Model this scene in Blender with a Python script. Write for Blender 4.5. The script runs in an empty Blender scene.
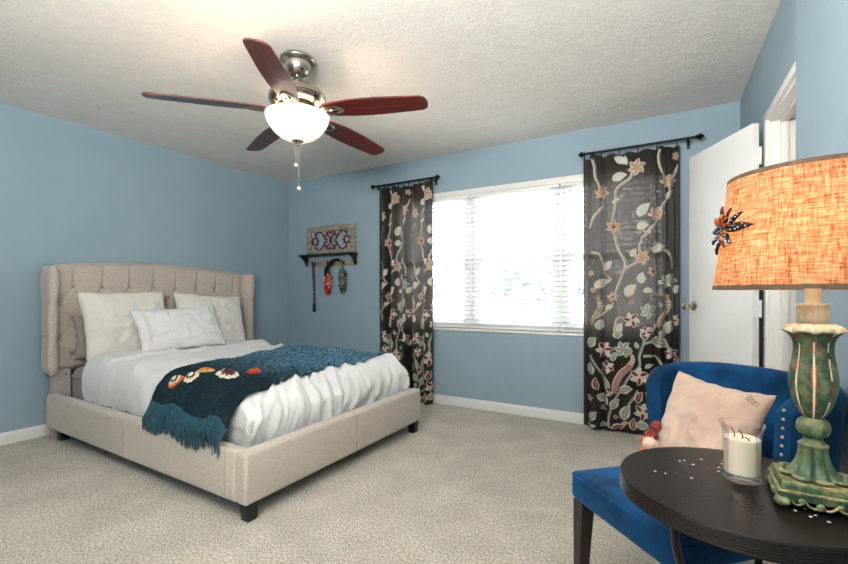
import bpy, bmesh, math, random
from mathutils import Vector, Matrix, noise
random.seed(7)
S = bpy.context.scene
COL = S.collection
PI = math.pi
def hexc(h, a=1.0):
    v = [int(h[i:i+2], 16)/255 for i in (0, 2, 4)]
    return tuple((c/12.92 if c <= .04045 else ((c+.055)/1.055)**2.4) for c in v) + (a,)

# ---------------------------------------------------------------- camera, light, exposure
CAM_Z = 1.077
cam_d = bpy.data.cameras.new('camera'); cam = bpy.data.objects.new('camera', cam_d); COL.objects.link(cam)
cam.location = (0, 0, CAM_Z); cam.rotation_euler = (PI/2, 0, math.radians(30.6))
cam_d.sensor_width = 36; cam_d.lens = 440/848*36; cam_d.shift_y = 12/848; cam_d.clip_start = .02
S.camera = cam
S.view_settings.view_transform = 'Standard'; S.view_settings.look = 'None'
S.view_settings.gamma = 1; S.view_settings.use_curve_mapping = False
S.view_settings.exposure = 1.14
S.cycles.use_denoising = True
try: S.cycles.denoiser = 'OPENIMAGEDENOISE'
except Exception: pass
S.cycles.max_bounces = 10; S.cycles.diffuse_bounces = 6; S.cycles.transparent_max_bounces = 16
S.cycles.transmission_bounces = 8; S.cycles.sample_clamp_indirect = 6; S.cycles.caustics_reflective = False; S.cycles.caustics_refractive = False
W = bpy.data.worlds.new('sky'); S.world = W; W.use_nodes = True
bg = W.node_tree.nodes['Background']; bg.inputs[0].default_value = (.93, .97, 1.0, 1); bg.inputs[1].default_value = 4.3
def area(name, loc, rot, sx, sy, power, col=(1, 1, 1), portal=False):
    d = bpy.data.lights.new(name, 'AREA'); d.shape = 'RECTANGLE'; d.size = sx; d.size_y = sy; d.energy = power; d.color = col
    if portal: d.cycles.is_portal = True
    o = bpy.data.objects.new(name, d); COL.objects.link(o); o.location = loc; o.rotation_euler = rot
    return o
def point(name, loc, power, col, r=.03):
    d = bpy.data.lights.new(name, 'POINT'); d.energy = power; d.color = col; d.shadow_soft_size = r
    o = bpy.data.objects.new(name, d); COL.objects.link(o); o.location = loc
    return o
area('window_portal', (-1.34, 3.98, 1.41), (-PI/2, 0, 0), 2.6, 1.36, 1, portal=True)
area('bounce_fill', (-.55, -.45, 1.65), (math.radians(158), 0, math.radians(10)), .8, .6, 100, (1, .95, .89))  # added unseen fill behind the camera, thrown upwards like a bounced flash

# ---------------------------------------------------------------- mesh helpers
class MB:
    def __init__(s): s.v = []; s.f = []; s.m = []
    def add(s, verts, faces, mi=0):
        b = len(s.v); s.v += [tuple(p) for p in verts]
        for f in faces: s.f.append(tuple(i+b for i in f)); s.m.append(mi)
    def grid(s, nu, nv, fn, mi=0, cu=False, cv=False, flip=False):
        us = nu if cu else nu+1; vs = nv if cv else nv+1
        V = [fn(i/nu, j/nv) for j in range(vs) for i in range(us)]
        Fs = []
        for j in range(nv):
            for i in range(nu):
                a = j*us+i; b = j*us+(i+1) % us; c = ((j+1) % vs)*us+(i+1) % us; d = ((j+1) % vs)*us+i
                Fs.append((a, d, c, b) if flip else (a, b, c, d))
        s.add(V, Fs, mi)
    def bm(s, b, mi=0):
        b.verts.ensure_lookup_table(); b.verts.index_update()
        s.add([v.co[:] for v in b.verts], [[v.index for v in f.verts] for f in b.faces], mi); b.free()
    def box(s, x0, x1, y0, y1, z0, z1, bev=0, seg=2, mi=0, M=None):
        b = bmesh.new(); bmesh.ops.create_cube(b, size=1)
        for v in b.verts: v.co = Vector((x0+(v.co.x+.5)*(x1-x0), y0+(v.co.y+.5)*(y1-y0), z0+(v.co.z+.5)*(z1-z0)))
        if bev: bmesh.ops.bevel(b, geom=b.edges[:], offset=bev, segments=seg, profile=.5, affect='EDGES')
        if M is not None: b.transform(M)
        s.bm(b, mi)
    def lathe(s, prof, n=32, c=(0, 0, 0), mod=None, mi=0, cap=True, axis='z'):
        def P(r, a, z, k):
            if mod: r = r*mod(a, k)
            p = (r*math.cos(a), r*math.sin(a), z)
            if axis == 'x': p = (p[2], p[0], p[1])
            if axis == 'y': p = (p[0], p[2], p[1])
            return (p[0]+c[0], p[1]+c[1], p[2]+c[2])
        V = [P(r, 2*PI*i/n, z, k) for k, (r, z) in enumerate(prof) for i in range(n)]
        Fs = [(k*n+i, k*n+(i+1) % n, (k+1)*n+(i+1) % n, (k+1)*n+i) for k in range(len(prof)-1) for i in range(n)]
        if cap:
            if prof[0][0] > 1e-5: Fs.append(tuple(range(n-1, -1, -1)))
            if prof[-1][0] > 1e-5: Fs.append(tuple((len(prof)-1)*n+i for i in range(n)))
        s.add(V, Fs, mi)
    def tube(s, pts, r, n=10, mi=0, cap=True, flat=1.0, up=None):
        pts = [Vector(p) for p in pts]; V = []; prev = None
        for i, p in enumerate(pts):
            t = (pts[min(i+1, len(pts)-1)]-pts[max(i-1, 0)]).normalized()
            if prev is None:
                ref = Vector(up) if up else (Vector((0, 0, 1)) if abs(t.z) < .9 else Vector((1, 0, 0)))
                a = t.cross(ref).normalized()
            else: a = (prev-t*prev.dot(t)).normalized()
            prev = a; b = t.cross(a)
            rr = r(i/(len(pts)-1)) if callable(r) else r
            for k in range(n):
                th = 2*PI*k/n; V.append(tuple(p+a*rr*math.cos(th)+b*rr*flat*math.sin(th)))
        m = len(pts)
        Fs = [(k*n+i, k*n+(i+1) % n, (k+1)*n+(i+1) % n, (k+1)*n+i) for k in range(m-1) for i in range(n)]
        if cap: Fs += [tuple(range(n-1, -1, -1)), tuple((m-1)*n+i for i in range(n))]
        s.add(V, Fs, mi)
    def ball(s, c, r, n=14, m=8, mi=0, sc=(1, 1, 1), fn=None):
        V = [(c[0], c[1], c[2]-r*sc[2])]
        for j in range(1, m):
            ph = -PI/2+PI*j/m
            for i in range(n):
                a = 2*PI*i/n; k = fn(a, ph) if fn else 1
                V.append((c[0]+r*k*sc[0]*math.cos(ph)*math.cos(a), c[1]+r*k*sc[1]*math.cos(ph)*math.sin(a), c[2]+r*k*sc[2]*math.sin(ph)))
        V.append((c[0], c[1], c[2]+r*sc[2]))
        Fs = [(0, 1+(i+1) % n, 1+i) for i in range(n)]
        for j in range(m-2):
            for i in range(n): Fs.append((1+j*n+i, 1+j*n+(i+1) % n, 1+(j+1)*n+(i+1) % n, 1+(j+1)*n+i))
        e = len(V)-1; b = 1+(m-2)*n
        Fs += [(b+i, b+(i+1) % n, e) for i in range(n)]
        s.add(V, Fs, mi)
    def prism(s, poly, fn, h0, h1, mi=0):
        n = len(poly); V = [fn(u, v, h0) for u, v in poly]+[fn(u, v, h1) for u, v in poly]
        s.add(V, [tuple(range(n-1, -1, -1)), tuple(range(n, 2*n))]+[(i, (i+1) % n, n+(i+1) % n, n+i) for i in range(n)], mi)
    def xf(s, M):
        s.v = [tuple(M @ Vector(p)) for p in s.v]; return s
def lerp(a, b, t): return a+(b-a)*t
def sst(t, a=0., b=1.):
    t = max(0, min(1, (t-a)/(b-a))); return t*t*(3-2*t)
def spline(pts, n):
    P = [Vector(p) for p in pts]; out = []
    for i in range(len(P)-1):
        p0, p1, p2, p3 = P[max(i-1, 0)], P[i], P[i+1], P[min(i+2, len(P)-1)]
        for k in range(n):
            t = k/n; out.append(.5*((2*p1)+(p2-p0)*t+(2*p0-5*p1+4*p2-p3)*t*t+(3*p1-p0-3*p2+p3)*t**3))
    out.append(P[-1]); return out
def interp(tab, x):
    if x <= tab[0][0]: return tab[0][1]
    for (a, p), (b, q) in zip(tab, tab[1:]):
        if x <= b: return p+(q-p)*(x-a)/(b-a)
    return tab[-1][1]
def nz(x, y, z=0): return noise.noise(Vector((x, y, z)))
def wloc(o):
    v = Vector((0, 0, 0))
    while o is not None: v += o.location; o = o.parent
    return v
WARP = [False]
def warp(p):   # the bed stands a touch out of square with the room
    k = max(0, min(1, (p[0]+4.15)/2.4)); q = max(0, (2.95-p[1])/1.6)
    return (p[0]-.035*k*max(0, (p[1]-1.33)/1.6), p[1]+.05*(1-k)*q, p[2])
def part(name, mb, mats, parent=None, w=True, ang=40, loc=None):
    """one mesh object; w: vertices were given in world coordinates"""
    off = wloc(parent) if (w and parent is not None) else Vector((0, 0, 0))
    if loc is not None and w: off = off+Vector(loc)
    if WARP[0]: mb.v = [warp(p) for p in mb.v]
    me = bpy.data.meshes.new(name)
    me.from_pydata([(p[0]-off.x, p[1]-off.y, p[2]-off.z) for p in mb.v], [], mb.f)
    for m in (mats if isinstance(mats, (list, tuple)) else [mats]): me.materials.append(m)
    me.polygons.foreach_set('material_index', mb.m)
    me.update()
    if ang:
        me.polygons.foreach_set('use_smooth', [True]*len(me.polygons))
        me.set_sharp_from_angle(angle=math.radians(ang))
    b = bmesh.new(); b.from_mesh(me); bmesh.ops.recalc_face_normals(b, faces=b.faces[:]); b.to_mesh(me); b.free()
    o = bpy.data.objects.new(name, me); COL.objects.link(o)
    if parent is not None: o.parent = parent
    if loc is not None: o.location = loc
    return o
def tag(o, label=None, cat=None, group=None, kind=None):
    if label: o['label'] = label
    if cat: o['category'] = cat
    if group: o['group'] = group
    if kind: o['kind'] = kind
    return o
def thing(name, label, cat, loc=(0, 0, 0), rz=0, group=None):
    o = bpy.data.objects.new(name, None); COL.objects.link(o); o.location = loc; o.rotation_euler = (0, 0, rz)
    o.empty_display_size = .1
    return tag(o, label, cat, group)
def struct(name, mb, mats, label, cat, parent=None, ang=30):
    o = part(name, mb, mats, parent, ang=ang); o['kind'] = 'structure'
    if parent is None: tag(o, label, cat)
    return o

# ---------------------------------------------------------------- materials
def nodes(name):
    m = bpy.data.materials.new(name); m.use_nodes = True
    nt = m.node_tree; return m, nt, nt.nodes['Principled BSDF'], nt.nodes, nt.links
def coord(N, L, scale=(1, 1, 1), rot=(0, 0, 0)):
    tc = N.new('ShaderNodeTexCoord'); mp = N.new('ShaderNodeMapping')
    mp.inputs['Scale'].default_value = scale; mp.inputs['Rotation'].default_value = rot
    L.new(tc.outputs['Object'], mp.inputs['Vector']); return mp.outputs['Vector']
def noise_n(N, L, vec, scale, detail=3, rough=.55, dist=0):
    n = N.new('ShaderNodeTexNoise'); n.inputs['Scale'].default_value = scale; n.inputs['Detail'].default_value = detail
    n.inputs['Roughness'].default_value = rough; n.inputs['Distortion'].default_value = dist
    L.new(vec, n.inputs['Vector']); return n.outputs['Fac']
def ramp(N, L, fac, stops):
    r = N.new('ShaderNodeValToRGB'); e = r.color_ramp.elements
    while len(e) < len(stops): e.new(.5)
    for el, (p, c) in zip(e, stops): el.position = p; el.color = c
    L.new(fac, r.inputs['Fac']); return r.outputs['Color']
def bump(N, L, fac, strength, dist, prev=None):
    b = N.new('ShaderNodeBump'); b.inputs['Strength'].default_value = strength; b.inputs['Distance'].default_value = dist
    L.new(fac, b.inputs['Height'])
    if prev is not None: L.new(prev, b.inputs['Normal'])
    return b.outputs['Normal']
def pm(name, c1, c2=None, scale=20, rough=.5, bs=0, bscale=None, bdist=.002, metal=0, sheen=0, stretch=(1, 1, 1), lo=.35, hi=.65, detail=3, coat=0, spec=.5, sheen_c=None):
    m, nt, p, N, L = nodes(name)
    p.inputs['Roughness'].default_value = rough; p.inputs['Metallic'].default_value = metal
    p.inputs['Specular IOR Level'].default_value = spec; p.inputs['Coat Weight'].default_value = coat
    if sheen:
        p.inputs['Sheen Weight'].default_value = sheen; p.inputs['Sheen Roughness'].default_value = .4
        if sheen_c: p.inputs['Sheen Tint'].default_value = hexc(sheen_c)
    v = coord(N, L, stretch)
    f = noise_n(N, L, v, scale, detail)
    L.new(ramp(N, L, f, [(lo, hexc(c1)), (hi, hexc(c2 or c1))]), p.inputs['Base Color'])
    if bs:
        g = noise_n(N, L, v, bscale, 2) if bscale else f
        L.new(bump(N, L, g, bs, bdist), p.inputs['Normal'])
    return m
def weave(name, c1, c2, scale=350, rough=.9, bs=.5, var=None, sheen=.2):
    """linen: fine threads in both directions with slubs"""
    m, nt, p, N, L = nodes(name); p.inputs['Roughness'].default_value = rough
    p.inputs['Sheen Weight'].default_value = sheen; p.inputs['Specular IOR Level'].default_value = .2
    tc = coord(N, L)
    a = noise_n(N, L, coord(N, L, (.12, .12, 1)), scale, 2); b = noise_n(N, L, coord(N, L, (1, 1, .1)), scale, 2)
    mx = N.new('ShaderNodeMath'); mx.operation = 'ADD'; L.new(a, mx.inputs[0]); L.new(b, mx.inputs[1])
    hf = N.new('ShaderNodeMath'); hf.operation = 'MULTIPLY'; hf.inputs[1].default_value = .5; L.new(mx.outputs[0], hf.inputs[0])
    L.new(ramp(N, L, hf.outputs[0], [(.38, hexc(c1)), (.62, hexc(c2))]), p.inputs['Base Color'])
    L.new(bump(N, L, hf.outputs[0], bs, .002), p.inputs['Normal'])
    return m

M = {}
M['wall'] = pm('blue_wall_paint', '90a5b2', '94a9b6', 3, .6, .12, 220, .002, spec=.3)
M['white'] = pm('white_trim_paint', 'e6e4df', 'eae8e4', 6, .35)
M['door'] = pm('white_door_paint', 'e4e4e2', 'e9e9e7', 4, .4)
M['vinyl'] = pm('white_vinyl', 'eef1f2', 'f2f4f5', 8, .35)
M['grey'] = pm('hallway_grey_paint', '6f7276', '75787c', 5, .6)
def ceiling_mat():
    m, nt, p, N, L = nodes('textured_ceiling_paint'); p.inputs['Roughness'].default_value = .85; p.inputs['Specular IOR Level'].default_value = .2
    v = coord(N, L)
    f = noise_n(N, L, v, 9, 6, .65, 1.2); g = noise_n(N, L, v, 55, 5, .7, .6)
    L.new(ramp(N, L, f, [(.3, hexc('dcd9d4')), (.7, hexc('e6e3de'))]), p.inputs['Base Color'])
    n1 = bump(N, L, f, .2, .03); n2 = bump(N, L, g, .7, .012, n1)
    L.new(n2, p.inputs['Normal']); return m
M['ceiling'] = ceiling_mat()
def carpet_mat():
    m, nt, p, N, L = nodes('beige_carpet'); p.inputs['Roughness'].default_value = 1; p.inputs['Specular IOR Level'].default_value = .05
    p.inputs['Sheen Weight'].default_value = .25
    v = coord(N, L)
    f = noise_n(N, L, v, 100, 4, .75); g = noise_n(N, L, v, 4, 4, .6, .5)
    c = ramp(N, L, f, [(.34, hexc('7b7165')), (.50, hexc('c8beaf')), (.64, hexc('f6efe2'))])
    d = ramp(N, L, g, [(.35, (.80, .80, .80, 1)), (.65, (1, 1, 1, 1))])
    mx = N.new('ShaderNodeMix'); mx.data_type = 'RGBA'; mx.blend_type = 'MULTIPLY'; mx.inputs[0].default_value = 1
    L.new(c, mx.inputs[6]); L.new(d, mx.inputs[7]); L.new(mx.outputs[2], p.inputs['Base Color'])
    n1 = bump(N, L, g, .3, .03); L.new(bump(N, L, f, .9, .012, n1), p.inputs['Normal'])
    return m
M['carpet'] = carpet_mat()
def glass_mat():
    m, nt, p, N, L = nodes('clear_glass'); out = N['Material Output']
    t = N.new('ShaderNodeBsdfTransparent'); g = N.new('ShaderNodeBsdfGlossy'); g.inputs['Roughness'].default_value = .02
    lw = N.new('ShaderNodeLayerWeight'); lw.inputs['Blend'].default_value = .25
    mth = N.new('ShaderNodeMath'); mth.operation = 'MULTIPLY'; mth.inputs[1].default_value = .4; L.new(lw.outputs['Fresnel'], mth.inputs[0])
    mx = N.new('ShaderNodeMixShader'); L.new(mth.outputs[0], mx.inputs[0]); L.new(t.outputs[0], mx.inputs[1]); L.new(g.outputs[0], mx.inputs[2])
    L.new(mx.outputs[0], out.inputs['Surface']); return m
M['glass'] = glass_mat()
M['linen'] = weave('beige_upholstery_linen', 'b2a69a', 'c6bbb0', 260)
M['button'] = weave('beige_button_linen', 'a29280', 'b5a594', 260)
M['black_wood'] = pm('black_painted_wood', '141211', '1d1a18', 12, .35)
M['mattress'] = pm('grey_mattress_ticking', '9a948c', 'a6a098', 30, .9, .3, 120)
M['grey_linen'] = pm('grey_pillow_linen', '8f8980', '9a948b', 25, .9, .3, 200)
M['white_cotton'] = pm('white_bed_cotton', 'e2e0df', 'e8e6e5', 6, .85, .5, 45, .006, sheen=.15)
M['sham'] = pm('off_white_sham_linen', 'dbd6cd', 'e4dfd6', 9, .9, .35, 60, .003, sheen=.15)
M['black_metal'] = pm('black_iron', '0d0d0f', '15151a', 30, .4, metal=.6)
M['nickel'] = pm('brushed_nickel', 'a59e94', 'b8b1a6', 60, .22, metal=1, stretch=(1, 1, .1))
M['blue_velvet'] = pm('royal_blue_velvet', '05233f', '0d4c80', 6, .8, .2, 25, .012, sheen=.3, sheen_c='4f9fd8', lo=.32, hi=.68, spec=.2)

# ---------------------------------------------------------------- room shell
XL, YB, YF, ZC = -4.19, 3.81, -.95, 2.44
WX0, WX1, WZ0, WZ1 = -2.62, -.06, .75, 2.07
m = MB(); m.box(XL-.15, 2.2, YF-.15, YB+.15, -.12, 0)
struct('floor', m, M['carpet'], 'beige cut pile carpet over the whole bedroom floor', 'floor')
m = MB(); m.box(XL-.15, 2.2, YF-.15, YB+.15, ZC, ZC+.12)
struct('ceiling', m, M['ceiling'], 'off white knockdown textured ceiling above the fan', 'ceiling')
m = MB(); m.box(XL-.15, XL, YF-.15, YB+.15, 0, ZC)
struct('wall_left', m, M['wall'], 'blue wall behind the tufted headboard', 'wall')
m = MB()
for a in ((XL, WX0, 0, ZC), (WX1, .5, 0, ZC), (WX0, WX1, 0, WZ0), (WX0, WX1, WZ1, ZC)): m.box(a[0], a[1], YB, YB+.15, a[2], a[3])
struct('wall_back', m, M['wall'], 'blue wall with the wide window in it', 'wall')
m = MB(); m.box(XL, 2.2, YF-.15, YF, 0, ZC)
struct('wall_front', m, M['wall'], 'blue wall behind the camera facing the window', 'wall')
# right wall runs slightly out of square; s = distance from the far corner, o = depth outwards
RT = Vector((.038, -1, 0)).normalized(); RN = Vector((1, .038, 0)).normalized()
RM = Matrix(((RT.x, RN.x, 0, .34), (RT.y, RN.y, 0, YB), (0, 0, 1, 0), (0, 0, 0, 1)))
D0, D1, DZ, SN = .965, 1.575, 1.97, 1.66
m = MB()
m.box(-.1, D0, 0, .12, 0, ZC, M=RM); m.box(D1, SN, 0, .12, 0, ZC, M=RM); m.box(D0, D1, 0, .12, DZ, ZC, M=RM)
struct('wall_right', m, M['wall'], 'blue wall section around the open doorway', 'wall')
m = MB(); m.box(SN, 4.8, -.04, .12, 0, ZC, M=RM)
struct('wall_near', m, M['wall'], 'blue wall stretch behind the lamp, nearest the camera', 'wall')
m = MB(); m.box(.2, 2.6, 1.2, 1.3, 0, ZC, M=RM); m.box(.15, .2, .12, 1.3, 0, ZC, M=RM); m.box(2.6, 2.65, .12, 1.3, 0, ZC, M=RM)
struct('wall_hallway', m, M['grey'], 'grey hallway wall glimpsed through the doorway', 'wall')
point('hallway_fill', tuple(RM @ Vector((1.9, .75, 2.2))), 1.2, (1, .93, .85), .06)  # added fill to lift the dark hallway, no fixture there
# door lining and casing
m = MB()
for a in ((D0-.06, D0, -.016, .006, 0, DZ+.042), (D1, D1+.06, -.016, .006, 0, DZ+.042), (D0-.06, D1+.06, -.016, .006, DZ, DZ+.042)): m.box(*a, bev=.004, M=RM)
for a in ((D0-.002, D0+.014, 0, .125, 0, DZ), (D1-.014, D1+.002, 0, .125, 0, DZ), (D0, D1, 0, .125, DZ-.014, DZ+.002),
          (D0+.012, D0+.026, .04, .075, 0, DZ-.01), (D1-.026, D1-.012, .04, .075, 0, DZ-.01), (D0, D1, .04, .075, DZ-.028, DZ-.012)): m.box(*a, bev=.002, M=RM)
struct('trim_1', m, M['white'], 'white door casing and jamb around the doorway', 'door trim')
# open door: from hinge (.307,2.86) to free edge (.028,3.386)
dv = Vector((.0276-.307, 3.386-2.86, 0)); DW = dv.length; dv.normalize(); dn = Vector((dv.y, -dv.x, 0))
DM = Matrix(((dv.x, dn.x, 0, .307), (dv.y, dn.y, 0, 2.86), (0, 0, 1, 0), (0, 0, 0, 1)))
m = MB(); m.box(0, DW, 0, .035, .012, 1.972, bev=.003, M=DM)
door = struct('door_1', m, M['door'], 'white flush door standing open against the back corner', 'door')
def rot_x_to(vec): return vec.to_track_quat('Z', 'Y').to_matrix().to_4x4()
k = MB()
for sgn, yy in ((-1, 0), (1, .035)):
    t = MB(); t.lathe([(.03, 0), (.031, .004), (.026, .009), (.011, .013), (.010, .032), (.022, .042), (.0275, .055), (.025, .068), (.012, .074), (0, .075)], 20)
    t.xf(DM @ Matrix.Translation((DW-.06, yy, 1.0)) @ rot_x_to(Vector((0, sgn, 0)))); k.add(t.v, t.f)
tag(part('door_knob', k, M['nickel'], door), 'brushed nickel knob')
for hz in (.22, 1.0, 1.80):
    h = MB(); h.tube([DM @ Vector((-.008, .036, hz-.045)), DM @ Vector((-.008, .036, hz+.045))], .006, 8)
    h.box(-.003, .0, .008, .034, hz-.044, hz+.044, M=DM)
    part('door_hinge', h, M['white'], door)
# baseboards
def baseboard(name, a, b, label, M4=None):
    m = MB(); (x0, y0), (x1, y1) = a, b
    d = Vector((x1-x0, y1-y0, 0)); L = d.length; d.normalize(); n = Vector((-d.y, d.x, 0))
    Q = Matrix(((d.x, n.x, 0, x0), (d.y, n.y, 0, y0), (0, 0, 1, 0), (0, 0, 0, 1)))
    prof = [(0, 0), (.014, 0), (.014, .062), (.011, .072), (.006, .078), (.004, .086), (0, .086)]
    m.prism(prof, lambda u, v, h: tuple(Q @ Vector((h, u, v))), 0, L)
    struct(name, m, M['white'], label, 'baseboard', ang=50)
baseboard('baseboard_left', (XL, YB), (XL, YF), 'white baseboard below the headboard wall')
baseboard('baseboard_back', (.34, YB), (XL, YB), 'white baseboard under the window')
p0 = RM @ Vector((D0-.062, 0, 0)); p1 = RM @ Vector((0, 0, 0)); baseboard('baseboard_right', p0[:2], p1[:2], 'short white baseboard behind the open door')
p0 = RM @ Vector((4.7, -.04, 0)); p1 = RM @ Vector((SN, -.04, 0)); baseboard('baseboard_near', p0[:2], p1[:2], 'white baseboard behind the blue chair')
# windows: three double hung units in one opening
m = MB(); m.box(WX0-.03, WX1+.03, YB-.022, YB+.15, WZ0-.024, WZ0, bev=.004)
struct('trim_2', m, M['white'], 'thin white sill along the bottom of the window', 'window trim')
m = MB(); m.box(WX0, WX1, YB-.012, YB+.008, WZ1-.055, WZ1, bev=.003)
m.box(WX0, WX0+.012, YB+.001, YB+.15, WZ0, WZ1); m.box(WX1-.012, WX1, YB+.001, YB+.15, WZ0, WZ1); m.box(WX0, WX1, YB+.01, YB+.15, WZ1-.012, WZ1)
struct('trim_3', m, M['white'], 'white head board and lining along the top of the window', 'window trim')
wu = (WX1-WX0)/3
for i in range(3):
    a, b = WX0+i*wu, WX0+(i+1)*wu; zm = 1.39; f = MB()
    for q in ((a, a+.045, WZ0, WZ1), (b-.045, b, WZ0, WZ1), (a+.045, b-.045, WZ0, WZ0+.04), (a+.045, b-.045, WZ1-.05, WZ1-.012)): f.box(q[0], q[1], YB+.07, YB+.148, q[2], q[3], bev=.003)
    w = struct('window_%d' % (i+1), f, M['vinyl'], 'white double hung window unit, ' + ('partly behind the left curtain', 'in the middle of the three', 'mostly behind the right curtain')[i], 'window')
    for nm, y0, z0, z1 in (('lower_sash', YB+.078, WZ0+.035, zm+.02), ('upper_sash', YB+.112, zm-.02, WZ1-.045)):
        g = MB(); x0, x1 = a+.04, b-.04
        for q in ((x0, x0+.04, z0, z1), (x1-.04, x1, z0, z1), (x0+.04, x1-.04, z0, z0+.04), (x0+.04, x1-.04, z1-.04, z1)): g.box(q[0], q[1], y0, y0+.03, q[2], q[3], bev=.003)
        sh = part(nm, g, M['vinyl'], w)
        g = MB(); g.box(x0+.035, x1-.035, y0+.012, y0+.016, z0+.035, z1-.035); part('pane', g, M['glass'], sh)
# outside
M['snow'] = pm('pale_outdoor_ground', '9a9890', 'aaa8a0', .6, .9)
m = MB(); m.box(-40, 40, YB+.3, 60, -.75, -.6)
struct('ground', m, M['snow'], 'bright pale ground outside the window', 'ground')
M['leaf'] = pm('tree_foliage', '6e7d86', '84939a', 8, .9)
M['bark'] = pm('tree_bark', '7c7c80', '8a8a8e', 10, .9)
def tree(x, y, h, r, label, seed):
    t = thing('tree', label, 'tree', (x, y, -.6), group='trees outside the window'); rnd = random.Random(seed)
    tr = MB(); tr.tube([(x, y, -.6), (x+.1, y, h*.4), (x, y+.1, h*.8)], lambda k: .16*(1-.7*k), 8); part('trunk', tr, M['bark'], t)
    cr = MB()
    for k in range(420):
        d = Vector((rnd.gauss(0, 1), rnd.gauss(0, 1), rnd.gauss(0, 1))).normalized()*r*rnd.random()**.4
        c = Vector((x, y, h))+Vector((d.x, d.y, d.z*.55)); s = rnd.uniform(.06, .16)
        u = Vector((rnd.gauss(0, 1), rnd.gauss(0, 1), rnd.gauss(0, 1))).normalized(); w_ = u.orthogonal().normalized()
        cr.add([c-u*s, c+w_*s*.6, c+u*s, c-w_*s*.6], [(0, 1, 2, 3)])
    part('crown', cr, M['leaf'], t, ang=0)
tree(-4.4, 13.5, 1.45, 1.35, 'loose leafless looking tree outside, seen through the middle blind', 1)
tree(-2.0, 15.0, 1.25, 1.0, 'smaller pale tree outside, right part of the middle blind', 2)
tree(-8.6, 14.0, 1.2, 1.0, 'faint tree outside, behind the left blind', 5)
m = MB(); m.box(-4.6, -3.4, 8.2, 8.5, -.6, -.25, bev=.03)
tag(part('garden_bench', m, M['bark']), 'low dark bench outside, seen near the bottom of the middle blind', 'bench')

# ---------------------------------------------------------------- blinds
M['slat'] = pm('white_blind_slats', 'f2f2f0', 'f6f6f4', 5, .4)
for i in range(3):
    a, b = WX0+i*wu+.006+(.008 if i == 0 else 0), WX0+(i+1)*wu-.006-(.008 if i == 2 else 0); yc = YB+.036
    t = thing('window_blind', 'white slatted blind, ' + ('left one, partly behind the left curtain', 'full middle one between the two curtains', 'right one, mostly behind the right curtain')[i], 'blind', ((a+b)/2, yc, WZ0+.002), group='white window blinds')
    h = MB(); h.box(a, b, yc-.026, yc+.026, WZ1-.075, WZ1-.016, bev=.003); part('headrail', h, M['slat'], t)
    s = MB(); n = 28
    for k in range(n):
        z = WZ0+.045+k*(WZ1-.085-WZ0-.045)/(n-1)
        def sl(u, v, z=z):
            e = (v-.5)*2; return (lerp(a+.002, b-.002, u), yc+e*.024, z-.004*e*e-e*.0035)
        s.grid(1, 5, sl); s.grid(1, 5, lambda u, v: (sl(u, v)[0], sl(u, v)[1], sl(u, v)[2]-.0028), flip=True)
    part('slat_panel', s, M['slat'], t)
    r = MB(); r.box(a+.002, b-.002, yc-.025, yc+.025, WZ0+.003, WZ0+.022, bev=.004); part('bottom_rail', r, M['slat'], t)
    for x in (a+.12, b-.12):
        for yy in (-.026, .026):
            c = MB(); c.tube([(x, yc+yy, WZ0+.02), (x, yc+yy, WZ1-.07)], .0011, 5); part('ladder_cord', c, M['slat'], t)
    c = MB(); c.tube([(b-.07, yc-.029, WZ1-.07), (b-.07, yc-.031, 1.2)], .0014, 5); c.lathe([(0, 1.17), (.006, 1.175), (.004, 1.2), (0, 1.203)], 8, (b-.07, yc-.031, 0)); part('pull_cord', c, M['slat'], t)

# ---------------------------------------------------------------- curtains
def curtain_fabric():
    m, nt, p, N, L = nodes('charcoal_curtain_linen'); out = N['Material Output']
    v = coord(N, L)
    a = noise_n(N, L, coord(N, L, (.1, .1, 1)), 300, 2); b = noise_n(N, L, coord(N, L, (1, 1, .08)), 300, 2)
    ad = N.new('ShaderNodeMath'); ad.operation = 'ADD'; L.new(a, ad.inputs[0]); L.new(b, ad.inputs[1])
    hf = N.new('ShaderNodeMath'); hf.operation = 'MULTIPLY'; hf.inputs[1].default_value = .5; L.new(ad.outputs[0], hf.inputs[0])
    c = ramp(N, L, hf.outputs[0], [(.36, hexc('1d1a18')), (.64, hexc('38322f'))])
    L.new(c, p.inputs['Base Color']); p.inputs['Roughness'].default_value = .95; p.inputs['Specular IOR Level'].default_value = .1
    L.new(bump(N, L, hf.outputs[0], .4, .002), p.inputs['Normal'])
    tr = N.new('ShaderNodeBsdfTranslucent'); tr.inputs['Color'].default_value = hexc('a8a19a')
    tp = N.new('ShaderNodeBsdfTransparent')
    r2 = ramp(N, L, hf.outputs[0], [(.54, (0, 0, 0, 1)), (.66, (.10, .10, .10, 1))])
    m1 = N.new('ShaderNodeMixShader'); m1.inputs[0].default_value = .17; L.new(p.outputs[0], m1.inputs[1]); L.new(tr.outputs[0], m1.inputs[2])
    m2 = N.new('ShaderNodeMixShader'); L.new(r2, m2.inputs[0]); L.new(m1.outputs[0], m2.inputs[1]); L.new(tp.outputs[0], m2.inputs[2])
    L.new(m2.outputs[0], out.inputs['Surface']); return m
def thread(name, c1, c2, tr=.3):
    m = pm(name, c1, c2, 60, .8, .4, 220); nt = m.node_tree; N, L = nt.nodes, nt.links
    t = N.new('ShaderNodeBsdfTranslucent'); t.inputs['Color'].default_value = hexc(c2)
    mx = N.new('ShaderNodeMixShader'); mx.inputs[0].default_value = tr
    L.new(N['Principled BSDF'].outputs[0], mx.inputs[1]); L.new(t.outputs[0], mx.inputs[2]); L.new(mx.outputs[0], N['Material Output'].inputs['Surface']); return m
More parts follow.
